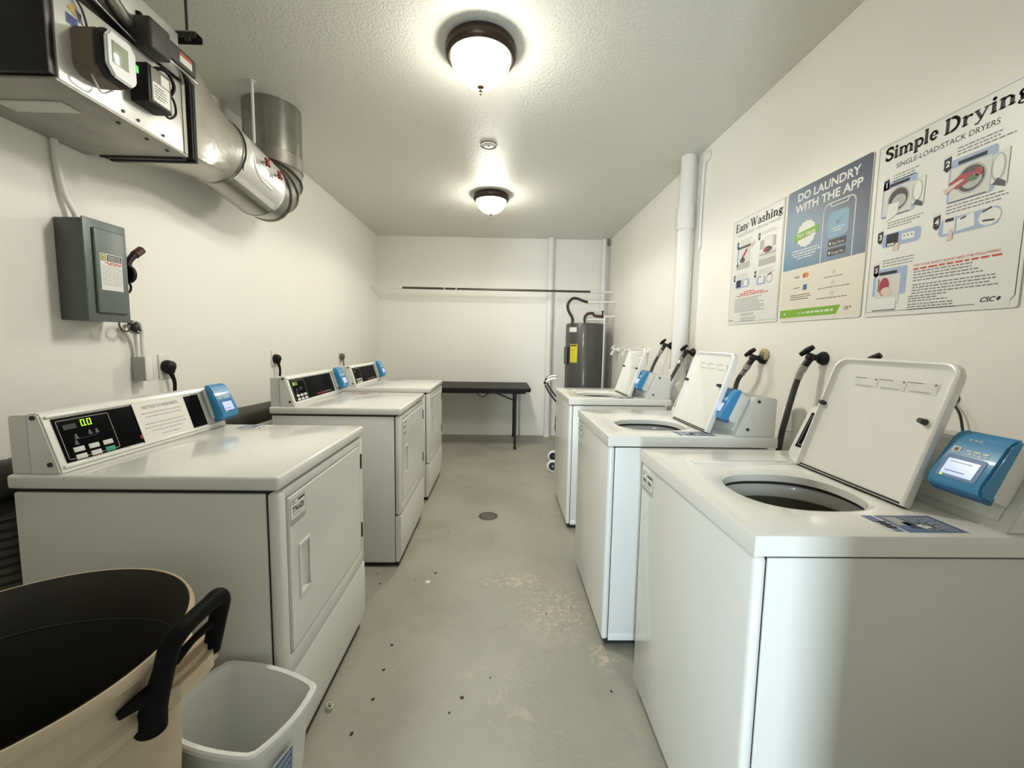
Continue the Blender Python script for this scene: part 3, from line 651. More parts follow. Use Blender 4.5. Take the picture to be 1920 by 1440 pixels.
q = Flat(F); lines(q, .13, .28, .060, 2, .009, .0038, inkg, 27); q.build('text_block', t)
q = Flat(F); lines(q, .13, .28, .036, 3, .009, .0038, inkg, 28); q.build('text_block', t)
q = Flat(F); q.words(.15, .25, .188, .006, redink, 1, 1); q.words(.11, .33, .177, .006, redink, 1, 2); q.words(.08, .37, .167, .006, redink, 1, 3); q.build('warning_lettering', t)
q = Flat(F); csc(q, .008, .018, .011); q.build('logo', t)
# app poster
t, F = poster('laundry_poster', 'blue and cream poster reading DO LAUNDRY WITH THE APP, between the two white ones', 2.070, 1.412, .470, .634, .014)
m = bpy.data.materials.new('printed slate to blue'); m.use_nodes = True; nt = m.node_tree; bs = nt.nodes['Principled BSDF']; tc = nt.nodes.new('ShaderNodeTexCoord'); sx = nt.nodes.new('ShaderNodeSeparateXYZ'); nt.links.new(tc.outputs['Object'], sx.inputs[0])
cb = nt.nodes.new('ShaderNodeMath'); cb.operation = 'SUBTRACT'; nt.links.new(sx.outputs['Z'], cb.inputs[0]); nt.links.new(sx.outputs['Y'], cb.inputs[1])
mr = nt.nodes.new('ShaderNodeMapRange'); mr.inputs['From Min'].default_value = .28; mr.inputs['From Max'].default_value = .85; nt.links.new(cb.outputs[0], mr.inputs['Value'])
mx = nt.nodes.new('ShaderNodeMix'); mx.data_type = 'RGBA'; mx.inputs[6].default_value = (.085, .225, .36, 1); mx.inputs[7].default_value = (.075, .09, .135, 1); nt.links.new(mr.outputs[0], mx.inputs[0]); nt.links.new(mx.outputs[2], bs.inputs['Base Color']); bs.inputs['Roughness'].default_value = .35
appblue = m; gr = mat('print leaf green', (.20, .42, .03), .5); pale = mat('print cream', (.74, .70, .59), .5); icon = mat('print icon blue', (.24, .40, .52), .5)
q = Flat(F); q.poly([p for p in rrect(.002, .468, .002, .632, .013) if p[1] > .3]+[(.002, .252), (.468, .252)], appblue, 1); q.build('upper_field', t)
q = Flat(F); q.rect(.002, .012, .468, .252, pale, 1); q.build('lower_field', t)
q = Flat(F); q.text('DO LAUNDRY', .068, .572, .036, pwhite, 2, .025, width=.345); q.text('WITH THE APP', .060, .519, .036, pwhite, 2, .025, width=.372); q.build('heading_lettering', t)
q = Flat(F); L = [p for p in rrect(.240, .404, .20, .500, .028, 6) if p[1] > .252]; 
pts = [(.404, .253)]+L[:14]+[(.240, .253)]
for a, b in zip(pts, pts[1:]): q.line(a, b, .0042, pwhite, 2)
for a, b in zip([(.272, .499), (.280, .484), (.364, .484), (.372, .499)], [(.280, .484), (.364, .484), (.372, .499)]): q.line(a, b, .0038, pwhite, 2)
q.build('phone_outline_print', t)
q = Flat(F); q.rect(.270, .350, .376, .458, icon, 2, .018); q.poly([(.31, .425), (.322, .412), (.345, .432), (.33, .402), (.315, .400)], appblue, 3); q.words(.292, .36, .388, .005, pwhite, 3, 4); q.words(.30, .35, .377, .005, pwhite, 3, 5); q.build('app_icon', t)
for v, s_ in ((.312, 'App Store'), (.272, 'Google Play')):
    q = Flat(F); q.rect(.278, v, .372, v+.030, pdark, 2, .004); q.text(s_, .300, v+.007, .010, pwhite, 3, 0, width=.062); q.ell(.289, v+.014, .005, .006, pwhite, 3, 10); q.build('store_badge', t)
q = Flat(F); q.poly([(.141+(.062 if k % 2 else .057)*math.cos(k*PI/14), .408+(.062 if k % 2 else .057)*math.sin(k*PI/14)) for k in range(28)], pwhite, 2); q.poly([(.062, .383), (.215, .398), (.218, .432), (.066, .418)], gr, 3); q.text('TRY FREE', .078, .396, .018, pwhite, 4, .02, width=.122); q.build('badge_lettering', t)
q = Flat(F)
for i, (a, b) in enumerate(((.06, .225), (.058, .235), (.07, .21), (.09, .19))): q.words(a, b, .336-i*.012, .005, pwhite, 2, 40+i)
q.build('caption_print', t)
q = Flat(F); q.text('VISA', .088, .206, .010, pdark, 2, .02, width=.034); q.ell(.153, .213, .012, .012, mat('print red', (.55, .06, .03), .5), 2); q.ell(.167, .213, .012, .012, mat('print orange', (.65, .25, .03), .5), 3); q.rect(.148, .145, .172, .170, mat('print royal blue', (.03, .10, .28), .5), 2); q.words(.085, .125, .160, .004, pdark, 2, 3)
lines(q, .07, .21, .125, 3, .010, .0035, inkl, 50); q.build('card_logo_print', t)
for v, a, b in ((.202, .27, .37), (.157, .24, .41), (.112, .235, .405)):
    q = Flat(F); q.ell(.322, v, .010, .010, inkl, 2, 16); q.ell(.322, v, .0075, .0075, pale, 3, 16); q.ell(.322, v, .003, .003, inkl, 4, 8); q.words(a, b, v-.019, .004, inkg, 2, int(v*1000)); q.build('step_icon', t)
q = Flat(F); q.poly([(.003, .020), (.352, .020), (.372, .058), (.003, .058)], gr, 2); q.poly([(.030, .034), (.046, .034), (.038, .046)], pwhite, 3); q.text('or visit', .125, .034, .010, pwhite, 3, .01, width=.05); q.words(.182, .335, .039, .008, pwhite, 3, 7); q.build('green_banner', t)
q = Flat(F); csc(q, .388, .040, .010); q.build('logo', t)

# ------------------------------------------------------------------ pipes on the walls
def add_pipe(name, label, cat, p0, p1, r, m, couplings=(), group=None, extra=None):
    t = thing(name, label, cat, (p0[0], p0[1], min(p0[2], p1[2])), 0, group); o = t.location
    L = lambda p: (p[0]-o[0], p[1]-o[1], p[2]-o[2])
    MB().cyl(L(p0), L(p1), r, m, seg=28).build('pipe', t)
    for z, h, k in couplings: MB().cyl(L((p0[0], p0[1], z)), L((p0[0], p0[1], z+h)), r*k, m, seg=28, bev=.002).build('coupling', t)
    if extra: extra(t, L)
    return t
def ex(t, L):
    MB().cyl(L((1.355, 3.09, .83)), L((1.355, 3.09, 1.10)), .066, pvc, seg=28, bev=.006).build('cleanout_tee', t)
    MB().cyl(L((1.36, 3.06, .98)), L((1.325, 2.93, .98)), .034, pvc, seg=20, bev=.003).cyl(L((1.325, 2.93, .98)), L((1.320, 2.91, .98)), .042, white, seg=12, bev=.002).build('cleanout_plug', t)
    MB().sphere(L((1.345, 3.03, .80)), .075, pvc).build('elbow', t)
add_pipe('drain_pipe', 'thick white drain pipe running floor to ceiling on the right wall', 'pipe', (1.355, 3.08, .02), (1.355, 3.08, ZC-.001), .052, pvc, ((2.14, .16, 1.13),), extra=ex)
t = thing('ceiling_conduit', 'thin white conduit dropping from a round box beside the thick drain pipe', 'conduit', (XR, 2.94, 1.98))
MB().tube([(-.010, .03, 0), (-.012, .03, .30), (-.014, .02, .58), (-.014, .0, .655)], .008, pvc).build('conduit', t); MB().cyl((-.022, -.01, .62), (-.0005, -.01, .62), .036, pvc, seg=24, bev=.004).build('round_box', t); MB().box(-.018, -.001, .018, .042, .02, .05, pvc, .003).build('strap', t)
add_pipe('wall_pipe', 'white vent pipe on the back wall beside the black folding table', 'pipe', (.640, 5.492, 0), (.640, 5.492, ZC-.001), .044, pvc, ((1.60, .10, 1.08), (0, .05, 1.14)))
add_pipe('wall_pipe', 'slim white pipe in the back right corner behind the water heater', 'pipe', (1.352, 5.500, 0), (1.352, 5.500, ZC-.001), .034, pvc, ((1.80, .08, 1.1),))
t = thing('standpipe', 'short capped white standpipe behind the nearest washer', 'pipe', (1.368, 1.84, 0))
MB().lathe([(.047, 0), (.047, .98), (.044, 1.0), (.03, 1.014), (0, 1.018)], pvc, seg=28).build('pipe', t)
for z in (.78, .90): MB().lathe([(.047, z), (.0495, z+.001), (.0495, z+.006), (.047, z+.007)], pvc, seg=28).build('coupling', t)

# ------------------------------------------------------------------ faucets and hoses
def make_faucet(m1, m2, mh):
    t = thing('wall_faucet', 'x', 'faucet')   # at the wall, pointing -x
    MB().lathe([(0, 0), (.030, 0), (.031, .006), (.024, .020), (.015, .028), (0, .028)], m1, mtx=Matrix.Rotation(-PI/2, 4, 'Y'), seg=24).build('escutcheon', t)
    MB().cyl((0, 0, 0), (-.060, .01, .006), .014, m1, bev=.002).cyl((-.052, .008, .004), (-.075, .018, -.040), .015, m1, bev=.002).sphere((-.056, .008, .004), .019, m1).build('body', t)
    MB().cyl((-.056, .008, .0), (-.066, .014, .030), .007, m1).tube([(-.080, .036, .014), (-.068, .014, .034), (-.058, -.008, .050)], .0105, mh, n=4, rs=[.010, .013, .0105]).build('handle', t)
    MB().cyl((-.073, .016, -.034), (-.083, .024, -.062), .018, m2, seg=8, bev=.002).build('coupling_nut', t)
    return t
blk = mat('black faucet metal', (.02, .02, .02), .4, metal=.5)
nut = mat('dull chrome nut', (.38, .38, .35), .35, metal=.8, var=.2)
f0 = make_faucet(blk, nut, black)
def put(o, loc, lab, group, s=1): o.location = loc; o.scale = (s, s, s); tag(o, lab, group=group)
put(f0, (XR, 1.766, 1.240), 'black wall faucet above the nearest washer, hose hanging from it', 'black faucets above the washers')
for loc, lab in (((XR, 2.178, 1.222), 'black wall faucet with a yellow collar behind the middle washer'), ((XR, 2.985, 1.235), 'black wall faucet just right of the thick drain pipe, at the middle lid'),
                 ((XR, 3.385, 1.280), 'black wall faucet left of the thick drain pipe, above the farthest washer')):
    put(copy_tree(f0), loc, lab, 'black faucets above the washers')
f5 = copy_tree(f0); drop(child(f5, 'coupling_nut')) if child(f5, 'coupling_nut') else None
put(f5, (XR, 1.447, 1.215), 'black wall faucet hidden behind the nearest open lid, only its tip showing', 'black faucets above the washers')
t = thing('pipe_collar', 'yellowed round collar on the wall above the second black faucet', 'collar', (XR, 2.165, 1.245)); MB().cyl((-.018, 0, 0), (0, 0, 0), .033, mat('yellowed plastic', (.62, .50, .25), .5), seg=24, bev=.004).build('disc', t); MB().cyl((-.022, 0, 0), (-.018, 0, 0), .018, nut, seg=18).build('centre', t)
w1 = make_faucet(pvc, pvc, pvc); put(w1, (XR, 4.92, 1.215), 'white painted wall faucet nearest the water heater', 'white painted faucets')
put(copy_tree(w1), (XR, 4.47, 1.215), 'white painted wall faucet just left of the farthest open lid', 'white painted faucets'); put(copy_tree(w1), (XR, 3.92, 1.225), 'white painted wall faucet just right of the farthest open lid', 'white painted faucets')
for lab, pts in (('black hose from the faucet by the nearest washer down behind it', [(1.344, 1.790, 1.178), (1.330, 1.800, 1.10), (1.302, 1.800, .97), (1.285, 1.805, .84), (1.27, 1.81, .5), (1.26, 1.80, .25)]),
                 ('grey braided hose looping behind the middle washer reader', [(1.344, 2.202, 1.160), (1.340, 2.262, 1.09), (1.32, 2.26, .99), (1.27, 2.22, .90), (1.22, 2.1, .7), (1.2, 2.0, .4)]),
                 ('black hose crossing in front of the thick drain pipe', [(1.344, 3.010, 1.173), (1.30, 3.0, 1.09), (1.235, 3.03, .93), (1.22, 3.08, .78), (1.2, 3.1, .5)]),
                 ('short dark hose curving down behind the farthest washer', [(1.344, 3.410, 1.218), (1.315, 3.44, 1.14), (1.27, 3.41, 1.04), (1.26, 3.36, .93), (1.22, 3.2, .6)])):
    o = Vector(pts[0]); t = thing('water_hose', lab, 'hose', o, 0, 'washer fill hoses')
    MB().tube([Vector(p)-o for p in pts], .0125, braid, seg=14).build('tube', t)
    d = (Vector(pts[1])-Vector(pts[0])).normalized(); MB().cyl((0, 0, 0), d*.035, .0145, nut, seg=14, bev=.001).build('ferrule', t)
t = thing('loose_cable', 'short black cable hanging from a hole in the wall beside the nearest card reader', 'cable', (XR, 1.235, 1.125))
MB().tube([(0, 0, .012), (-.010, -.004, .0), (-.014, -.03, -.035), (-.016, -.045, -.085)], .0035, rubber).build('cable', t); MB().cyl((-.003, .006, .012), (0, .006, .012), .020, mat('dark wall hole', (.12, .11, .09), .9), seg=14).build('hole_plate', t)

# ------------------------------------------------------------------ things on the left wall
pass
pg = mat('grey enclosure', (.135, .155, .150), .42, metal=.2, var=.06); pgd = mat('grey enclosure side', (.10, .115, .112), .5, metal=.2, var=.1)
t = thing('electrical_panel', 'grey metal electrical disconnect box with a black side lever', 'electrical box', (XL, 1.578, 1.347))
MB().box(.001, .104, 0, .166, 0, .378, pgd, .003).build('enclosure', t)
d = MB(); d.box(.103, .110, -.003, .169, -.003, .384, pg, .003); d = d.build('door', t)
MB().box(.109, .121, .026, .150, .030, .352, pg, .0055, 3).build('raised_panel', d)
F = frame((.1212, .042, .120), (0, 1, 0), (0, 0, 1)); q = Flat(F); q.rect(0, 0, .090, .140, pwhite, 1); q.rect(.028, .112, .088, .137, ink, 2); q.rect(.003, .112, .024, .137, ink, 2); q.rect(.005, .114, .022, .135, mat('print yellow', (.60, .52, .12), .5), 3); q.outline([(.010, .120), (.017, .120), (.017, .129), (.010, .129)], .002, ink, 4)
for i in range(4): q.words(.032, .085, .132-i*.0055, .0025, pwhite, 3, i)
q.words(.02, .088, .106, .004, redink, 2, 5); q.words(.03, .088, .100, .004, redink, 2, 6)
for i in range(9): q.words(.006, .043, .090-i*.0085, .003, inkl, 2, i+9); q.words(.047, .086, .090-i*.0085, .003, inkl, 2, i+29)
q.build('warning_label_print', d)
l = MB(); l.cyl((.062, .166, .215), (.062, .222, .215), .018, black, seg=20, bev=.003); l.cyl((.062, .205, .205), (.062, .225, .205), .040, black, seg=24, bev=.003); l.tube([(.062, .215, .220), (.062, .232, .262), (.062, .262, .298)], .01, black, rs=[.015, .012, .014], n=5); l = l.build('lever', t)
MB().cyl((.062, .258, .292), (.062, .300, .326), .0165, mat('dark red grip', (.07, .015, .012), .5), bev=.004).build('grip', l)
MB().tube([(.062, .215, .175), (.062, .232, .160), (.062, .228, .135), (.062, .205, .122), (.062, .195, .130)], .0045, black, n=5).build('lock_loop', l)
t = thing('wire_coil', 'coiled dark wire and clamp hanging under the grey electrical box', 'wire', (XL, 1.83, 1.335))
MB().tube([(.05+.002*math.sin(k*2.1), .030*math.cos(k*2*PI/12)*.9-.045, .026*math.sin(k*2*PI/12)) for k in range(12)], .003, screwm, n=4, closed=True).build('loop', t)
k = MB(); 
for i in range(4): k.tube([(.048+.006*math.sin(j+i), .020*math.cos(j*2*PI/8+i*.6), .024*math.sin(j*2*PI/8)-.006) for j in range(8)], .005, screwm if i % 2 else nut, n=3, closed=True)
k.sphere((.05, 0, -.006), .019, screwm, seg=12); k.build('knot_weave', t); MB().cyl((0, .01, .0), (.05, .0, -.003), .008, nut).build('clamp', t)
t = thing('wall_conduit', 'pair of thin white conduits between the electrical box and the small junction box', 'conduit', (XL, 1.885, 1.197))
MB().tube([(.045, -.045, .128), (.03, -.030, .10), (.022, -.018, .05), (.022, -.016, 0)], .0085, pvc).build('conduit', t); MB().tube([(.04, -.02, .15), (.025, .006, .11), (.022, .010, .05), (.022, .010, 0)], .0085, pvc).build('conduit', t)
t = thing('wall_conduit', 'white conduit rising from the electrical box up to the overhead duct unit', 'conduit', (XL, 1.62, 1.722))
MB().tube([(.03, .02, 0), (.028, .012, .03), (.016, -.01, .10), (.014, -.025, .20), (.014, -.03, .30)], .0105, pvc).build('conduit', t); MB().cyl((.03, .02, 0), (.03, .02, .018), .017, pvc, seg=12, bev=.002).build('connector', t)
t = thing('junction_box', 'small grey surface junction box left of the nearest dryer plug', 'junction box', (XL, 1.857, 1.088))
MB().box(.0005, .060, .0, .034, 0, .108, mat('grey painted steel', (.42, .43, .38), .5), .002).build('box', t); MB().box(.060, .064, -.001, .036, -.002, .110, pvc, .0015).build('cover', t); MB().box(.0005, .048, .036, .056, .002, .106, mat('dark box grey', (.22, .22, .19), .6), .002).build('extension_ring', t)  # a darker grey strip sits against the far side of the box
def make_plug(col, cordm, s):
    t = thing('outlet_plug', 'x', 'plug')
    MB().box(.0005, .006, -.037, .037, -.060, .060, mat('outlet plate', (.76, .75, .69), .4), .002).build('wall_plate', t)
    b = MB(); b.lathe([(0, 0), (.030, 0), (.032, .010), (.026, .034), (.012, .044), (0, .046)], col, c=(.006, 0, 0), mtx=Matrix.Rotation(PI/2, 4, 'Y'), seg=24); b.box(.010, .042, -.020, .020, -.036, .004, col, .010, 3); b.build('plug_body', t)
    MB().tube([(.026, .004, -.030), (.030, .012, -.055), (.032, .018, -.085), (.028, .02, -.13)], .008, cordm, rs=[.012, .009, .008, .008]).build('cord', t)
    return t
p1 = make_plug(black, black, 1); put(p1, (XL, 2.035, 1.143), 'black plug in a white wall plate beside the small junction box', 'dryer plugs on the left wall')
put(copy_tree(p1), (XL, 3.005, 1.142), 'black plug in a white wall plate behind the middle dryer', 'dryer plugs on the left wall')
p3 = make_plug(mat('grey plug', (.13, .12, .10), .5), mat('grey cord', (.25, .24, .2), .5), 1); put(p3, (XL, 4.22, 1.115), 'small grey brown plug in a wall plate behind the farthest dryer', 'dryer plugs on the left wall')
# exhaust duct along the wall behind the dryers
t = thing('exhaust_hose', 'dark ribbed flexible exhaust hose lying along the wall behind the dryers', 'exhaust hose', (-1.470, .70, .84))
b = MB(); rs = []; pts = []
for k in range(0, 261): yy = k*.0135; pts.append((.012*math.sin(yy*2.3), yy, .022*math.sin(yy*1.7+.6))); rs.append(.056+.004*(k % 2))
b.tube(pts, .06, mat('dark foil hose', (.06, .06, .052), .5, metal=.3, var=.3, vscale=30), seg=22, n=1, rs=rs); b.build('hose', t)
MB().tube([(.035+.004*(k % 2), .46+.01*math.sin(k*.05), -.78+k*.013) for k in range(58)], .07, MATS['dark foil hose'], seg=20, n=1, rs=[.066+.004*(k % 2) for k in range(58)]).build('shade_fill_hose', t)  # upright dark hose added in place of the shade behind the nearest dryer
for yy in (.95, 2.3): MB().box(-.170, 0.0, yy-.012, yy+.012, -.075, -.060, nut, .002).build('support_bracket', t)

# ------------------------------------------------------------------ overhead duct unit
X0, X1 = XL+.004, -1.262
Y0, Y1, Z0, Z1 = 1.240, 1.700, 2.012, 2.452
foilw = mat('bright sheet steel', (.74, .74, .70), .30, metal=.55, var=.12, vscale=9, bump=.15, bscale=10)
grime = mat('grimy sheet steel', (.36, .35, .30), .5, metal=.35, var=.3, vscale=12, bump=.15, bscale=30)
t = thing('duct_unit', 'silver sheet metal duct unit with controls, mounted high on the left wall', 'duct unit', (X0, Y0, Z0)); D = X1-X0
H = Z1-Z0; LY = Y1-Y0
MB().box(0, D, .004, LY, 0, .262, foilw, .003).box(0, D-.05, .004, LY, .262, .335, dark, .001).box(0, D, .004, LY, .335, H, foilw, .003).build('casing', t)
MB().box(.005, D-.004, -.020, .003, .004, H-.006, mat('black end sheet', (.012, .012, .012), .35, metal=.3, var=.6, vscale=20), .003).build('end_panel', t)
MB().box(-.002, D+.001, -.004, LY+.02, -.008, 0.0, grime, .002).build('bottom_pan', t)
MB().box(.10, .30, .10, .16, -.014, -.008, mat('pale tape', (.60, .60, .52), .6), .002).build('bottom_slot', t)
for yy in (.20, .256, .36): MB().cyl((D, yy, .018), (D+.004, yy, .018), .005, screwm, seg=10).build('screw', t)
for yy in (.22, .33, .42): MB().cyl((D-.035, yy, -.008), (D-.035, yy, -.012), .006, screwm, seg=10).build('screw', t)
MB().box(.06, .38, LY+.018, LY+.040, -.014, .375, black, .002).box(.03, D+.004, LY+.040, LY+.048, -.004, .372, dark).box(.06, D+.006, LY+.05, LY+.066, -.014, .372, black, .002).build('gasket_flange', t)
MB().box(D-.03, D+.004, LY+.0, LY+.016, .0, .36, grime, .002).build('corner_angle', t)
# controller
c = MB(); c.prism([(.045, .062), (.065, .045), (.135, .045), (.150, .060), (.150, .165), (.135, .180), (.060, .180), (.045, .165)], D, D+.066, 'x', mat('brown controller case', (.17, .135, .105), .6, var=.15), bev=.004); c = c.build('controller', t)
MB().prism([(.044, .070), (.066, .046), (.134, .046), (.152, .066), (.152, .160), (.132, .181), (.062, .181), (.044, .160)], D+.066, D+.086, 'x', mat('black rough seal', (.02, .02, .02), .8), bev=.003).build('seal', c)
MB().prism([(.050, .076), (.072, .050), (.130, .050), (.148, .070), (.148, .156), (.128, .177), (.066, .177), (.050, .156)], D+.086, D+.098, 'x', mat('white controller cover', (.82, .84, .84), .25), bev=.004).build('cover', c)
MB().box(D+.0975, D+.0995, .066, .118, .088, .150, mat('olive display', (.34, .40, .28), .2), .0005).build('display', c)
MB().box(D+.070, D+.094, .150, .160, .112, .134, mat('green tab', (.10, .70, .10), .4, emit=(.1, .8, .15), estr=.25), .002).build('green_tab', c)
MB().tube([(D+.04, .06, .047), (D+.045, .065, .026), (D+.03, .10, .018), (D+.04, .125, .040)], .003, mat('clear wire', (.55, .55, .5), .3)).build('wire', c)
# transformer
b = MB(); b.box(D, D+.062, .232, .330, .070, .195, black, .004); b = b.build('transformer', t)
MB().box(D+.062, D+.0655, .242, .322, .078, .188, mat('brown cover', (.22, .20, .17), .5), .001).build('cover', b)
q = Flat(frame((D+.0657, .246, .082), (0, 1, 0), (0, 0, 1))); q.rect(0, 0, .070, .062, pwhite, 1, .006); q.rect(.035, .066, .070, .100, pwhite, 1); lines(q, .006, .06, .05, 5, .009, .003, inkl, 70); q.build('label_print', b)
MB().tube([(D+.035, .318, .150), (D+.040, .362, .150), (D+.040, .375, .105), (D+.035, .352, .075), (D+.03, .330, .08)], .004, black).build('cable', b)
MB().tube([(D+.005, .300, .215), (D+.035, .340, .232), (D+.040, .372, .200), (D+.025, .370, .165), (D+.005, .350, .160)], .006, black).build('cable', b)
# actuator box
a = MB(); a.box(D-.05, D+.055, .262, .352, .262, .365, mat('charcoal case', (.05, .052, .05), .55), .010, 3); a.box(D-.02, D+.050, .330, .480, .285, .352, MATS['charcoal case'], .008, 3); a = a.build('actuator_box', t)
q = Flat(frame((D+.0503, .395, .300), (0, 1, 0), (0, 0, 1))); q.rect(0, 0, .060, .036, pwhite, 1); q.rect(0, .024, .060, .036, redink, 2); q.build('label_print', a)
MB().box(D-.03, D+.054, .335, .480, .268, .276, chrome, .002).build('metal_lip', a); MB().cyl((D+.0, .285, .36), (D+.0, .285, .385), .012, black, bev=.002).build('knob', a)
# upper conduit and wires
MB().tube([(D+.01, .02, .47), (D+.006, .10, .395), (D-.004, .20, .345), (D-.02, .30, .315)], .022, metal, seg=16).build('flexible_conduit', t)
MB().tube([(D+.004, .06, .315), (D+.008, .15, .290), (D+.004, .26, .275)], .003, nut).build('wire', t); MB().tube([(D+.004, .045, .275), (D+.010, .075, .235), (D+.006, .095, .185)], .0028, screwm).build('wire', t)
q = Flat(frame((D+.0005, .040, .208), (0, 1, 0), (0, 0, 1))); q.rect(0, 0, .052, .040, mat('print yellow', (.60, .45, .05), .5), 1) if False else q.poly([(0, .012), (.030, -.004), (.018, .030)], mat('sign yellow', (.62, .47, .05), .5), 2); q.poly([(.024, .020), (.036, -.012), (.042, .016)], mat('sign blue', (.08, .12, .25), .5), 3); q.rect(-.004, -.034, .030, -.006, mat('sign royal', (.07, .11, .35), .5), 1); lines(q, 0, .026, -.012, 3, .007, .002, pwhite, 3, .1); q.build('warning_label_print', t)
# hanger
t = thing('hanger_rod', 'threaded rod and strut bracket hanging the duct unit from the ceiling', 'hanger', (X1+.012, Y0+.492, 2.47)); MB().cyl((0, 0, 0), (0, 0, ZC-2.471), .005, screwm).build('rod', t)
MB().box(-.10, .045, -.020, .020, .0, .004, chrome).box(-.10, .045, -.020, -.017, -.022, .0, screwm).box(-.10, .045, .017, .020, -.022, .0, screwm).build('strut', t); MB().cyl((0, 0, -.020), (0, 0, .012), .011, screwm, seg=6).build('nut', t)
# transition, round duct and elbow
DXc, DZc, DR_ = -1.400, 2.186, .158
t = thing('round_duct', 'galvanized round duct with elbow rising from the wall unit into the ceiling', 'duct', (DXc, 1.77, DZc))
tb = bmesh.new(); n = 48
def sq(k):
    a = 2*PI*(k+.5)/n; c, s = math.cos(a), math.sin(a); x0, x1, z0, z1 = X0-DXc+.01, X1-DXc+.002, Z0-DZc+.004, 2.382-DZc
    tt = min(((x1 if c > 0 else x0)/c) if abs(c) > 1e-9 else 1e9, ((z1 if s > 0 else z0)/s) if abs(s) > 1e-9 else 1e9); return (c*tt, s*tt)
def ci(k, r): a = 2*PI*(k+.5)/n; return (r*math.cos(a), r*math.sin(a))
rows = [(0, 0), (.03, 0), (.06, .06), (.14, .45), (.22, .85), (.27, 1), (.285, 1)]
V = []
for yy, f in rows: V.append([tb.verts.new((sq(k)[0]*(1-f)+ci(k, DR_)[0]*f, yy, sq(k)[1]*(1-f)+ci(k, DR_)[1]*f)) for k in range(n)])
for A, B in zip(V, V[1:]):
    for k in range(n): tb.faces.new((A[k], B[k], B[(k+1) % n], A[(k+1) % n]))
mb = MB(); mb.add(tb, foil); mb.build('transition', t)
MB().cyl((0, .27, 0), (0, .64, 0), DR_-.002, metal, seg=48).build('straight_section', t)
MB().lathe([(DR_, -.012), (DR_+.004, -.008), (DR_+.004, .008), (DR_, .012)], metal, c=(0, .285, 0), mtx=Matrix.Rotation(PI/2, 4, 'X'), seg=48).build('seam_band', t)
RB = .205; yc, zc = .63, RB      # elbow centre
for i in range(4):
    a0, a1 = PI/2*i/4, PI/2*(i+1)/4
    g = []
    for a in (a0+.012, a1-.012): g.append((Vector((0, yc+RB*math.sin(a), zc-RB*math.cos(a))), a))
    tb = bmesh.new(); V = []
    for (cc, a), r in ((g[0], DR_-.004), (g[0], DR_+.006), (g[0], DR_+.001), (g[1], DR_-.004)) if i else ((g[0], DR_-.004), (g[0], DR_), (g[0], DR_), (g[1], DR_-.004)):
        V.append([tb.verts.new(cc+Vector((r*math.cos(2*PI*k/40), -math.sin(a)*r*math.sin(2*PI*k/40), r*math.sin(2*PI*k/40)*math.cos(a))) if True else cc) for k in range(40)])
    for A, B in zip(V, V[1:]):
        for k in range(40): tb.faces.new((A[k], B[k], B[(k+1) % 40], A[(k+1) % 40]))
    bmesh.ops.recalc_face_normals(tb, faces=tb.faces[:]); mb = MB(); mb.add(tb, metald if i in (1, 3) else metal); mb.build('elbow_segment', t)
MB().cyl((0, yc+RB, zc-.005), (0, yc+RB, ZC-DZc-.001), DR_, metal, seg=48).build('riser', t)
MB().cyl((0, yc+RB, zc-.02), (0, yc+RB, zc+.055), DR_+.003, metald, seg=48).build('collar', t)
# curved access plate clamped on the aisle side, two red knobs
tb = bmesh.new(); V = []
for j in range(13):
    a = math.radians(-52+j*8.2)
    for_y = [.285, .30, .32, .60, .62, .635]
    V.append([tb.verts.new(((DR_+.006+(.004 if 0 < i < 5 and 0 < j < 12 else 0))*math.cos(a), yy+.02*(j/12), (DR_+.006+(.004 if 0 < i < 5 and 0 < j < 12 else 0))*math.sin(a))) for i, yy in enumerate(for_y)])
for A, B in zip(V, V[1:]):
    for k in range(5): tb.faces.new((A[k], B[k], B[k+1], A[k+1]))
bmesh.ops.recalc_face_normals(tb, faces=tb.faces[:]); mb = MB(); mb.add(tb, foilw); pl = mb.build('access_plate', t)
MB().tube([(DR_*math.cos(math.radians(a))*1.03, .291+.0*a, DR_*math.sin(math.radians(a))*1.03) for a in (48, 30, 10, -10, -28)]+[(DR_*math.cos(math.radians(a))*1.03, y_, DR_*math.sin(math.radians(a))*1.03) for a, y_ in ((-40, .33), (-44, .42), (-45, .56))], .0035, screwm, n=4).build('plate_edge', pl)
MB().tube([(DR_*math.cos(math.radians(a))*1.05, y_, DR_*math.sin(math.radians(a))*1.05) for a, y_ in ((30, .34), (5, .34), (-12, .36), (-22, .42), (-24, .52))], .006, foilw, n=4).build('pressed_ridge', pl)
rk = mat('red knob', (.24, .015, .02), .35)
for yy, zz in ((.415, .015), (.530, .012)):
    k = MB(); k.cyl((DR_+.008, yy, zz), (DR_+.034, yy, zz), .006, nut)
    for j in range(4): a = PI/4+j*PI/2+.25; k.tube([(DR_+.034, yy, zz), (DR_+.036, yy+.022*math.cos(a), zz+.022*math.sin(a))], .006, rk, n=1, seg=10)
    k.cyl((DR_+.028, yy, zz), (DR_+.042, yy, zz), .009, rk, bev=.002); k.build('knob', pl)
def droop(o):      # the run sags a little toward its far end
    for c in o.children:
        for v in c.data.vertices:
            if v.co.z < ZC-DZc-.01: v.co.z -= .13*max(0, min(v.co.y-.27, .50))
        droop(c)
droop(t)
t = thing('hanger_strap', 'thin white rod holding the round duct from the ceiling', 'hanger', (-1.36, 2.34, DZc+DR_)); MB().cyl((0, 0, 0), (0, 0, ZC-DZc-DR_-.001), .0075, pvc).build('rod', t); MB().cyl((0, 0, ZC-DZc-DR_-.006), (0, 0, ZC-DZc-DR_-.0005), .018, pvc, bev=.001).build('plate', t)

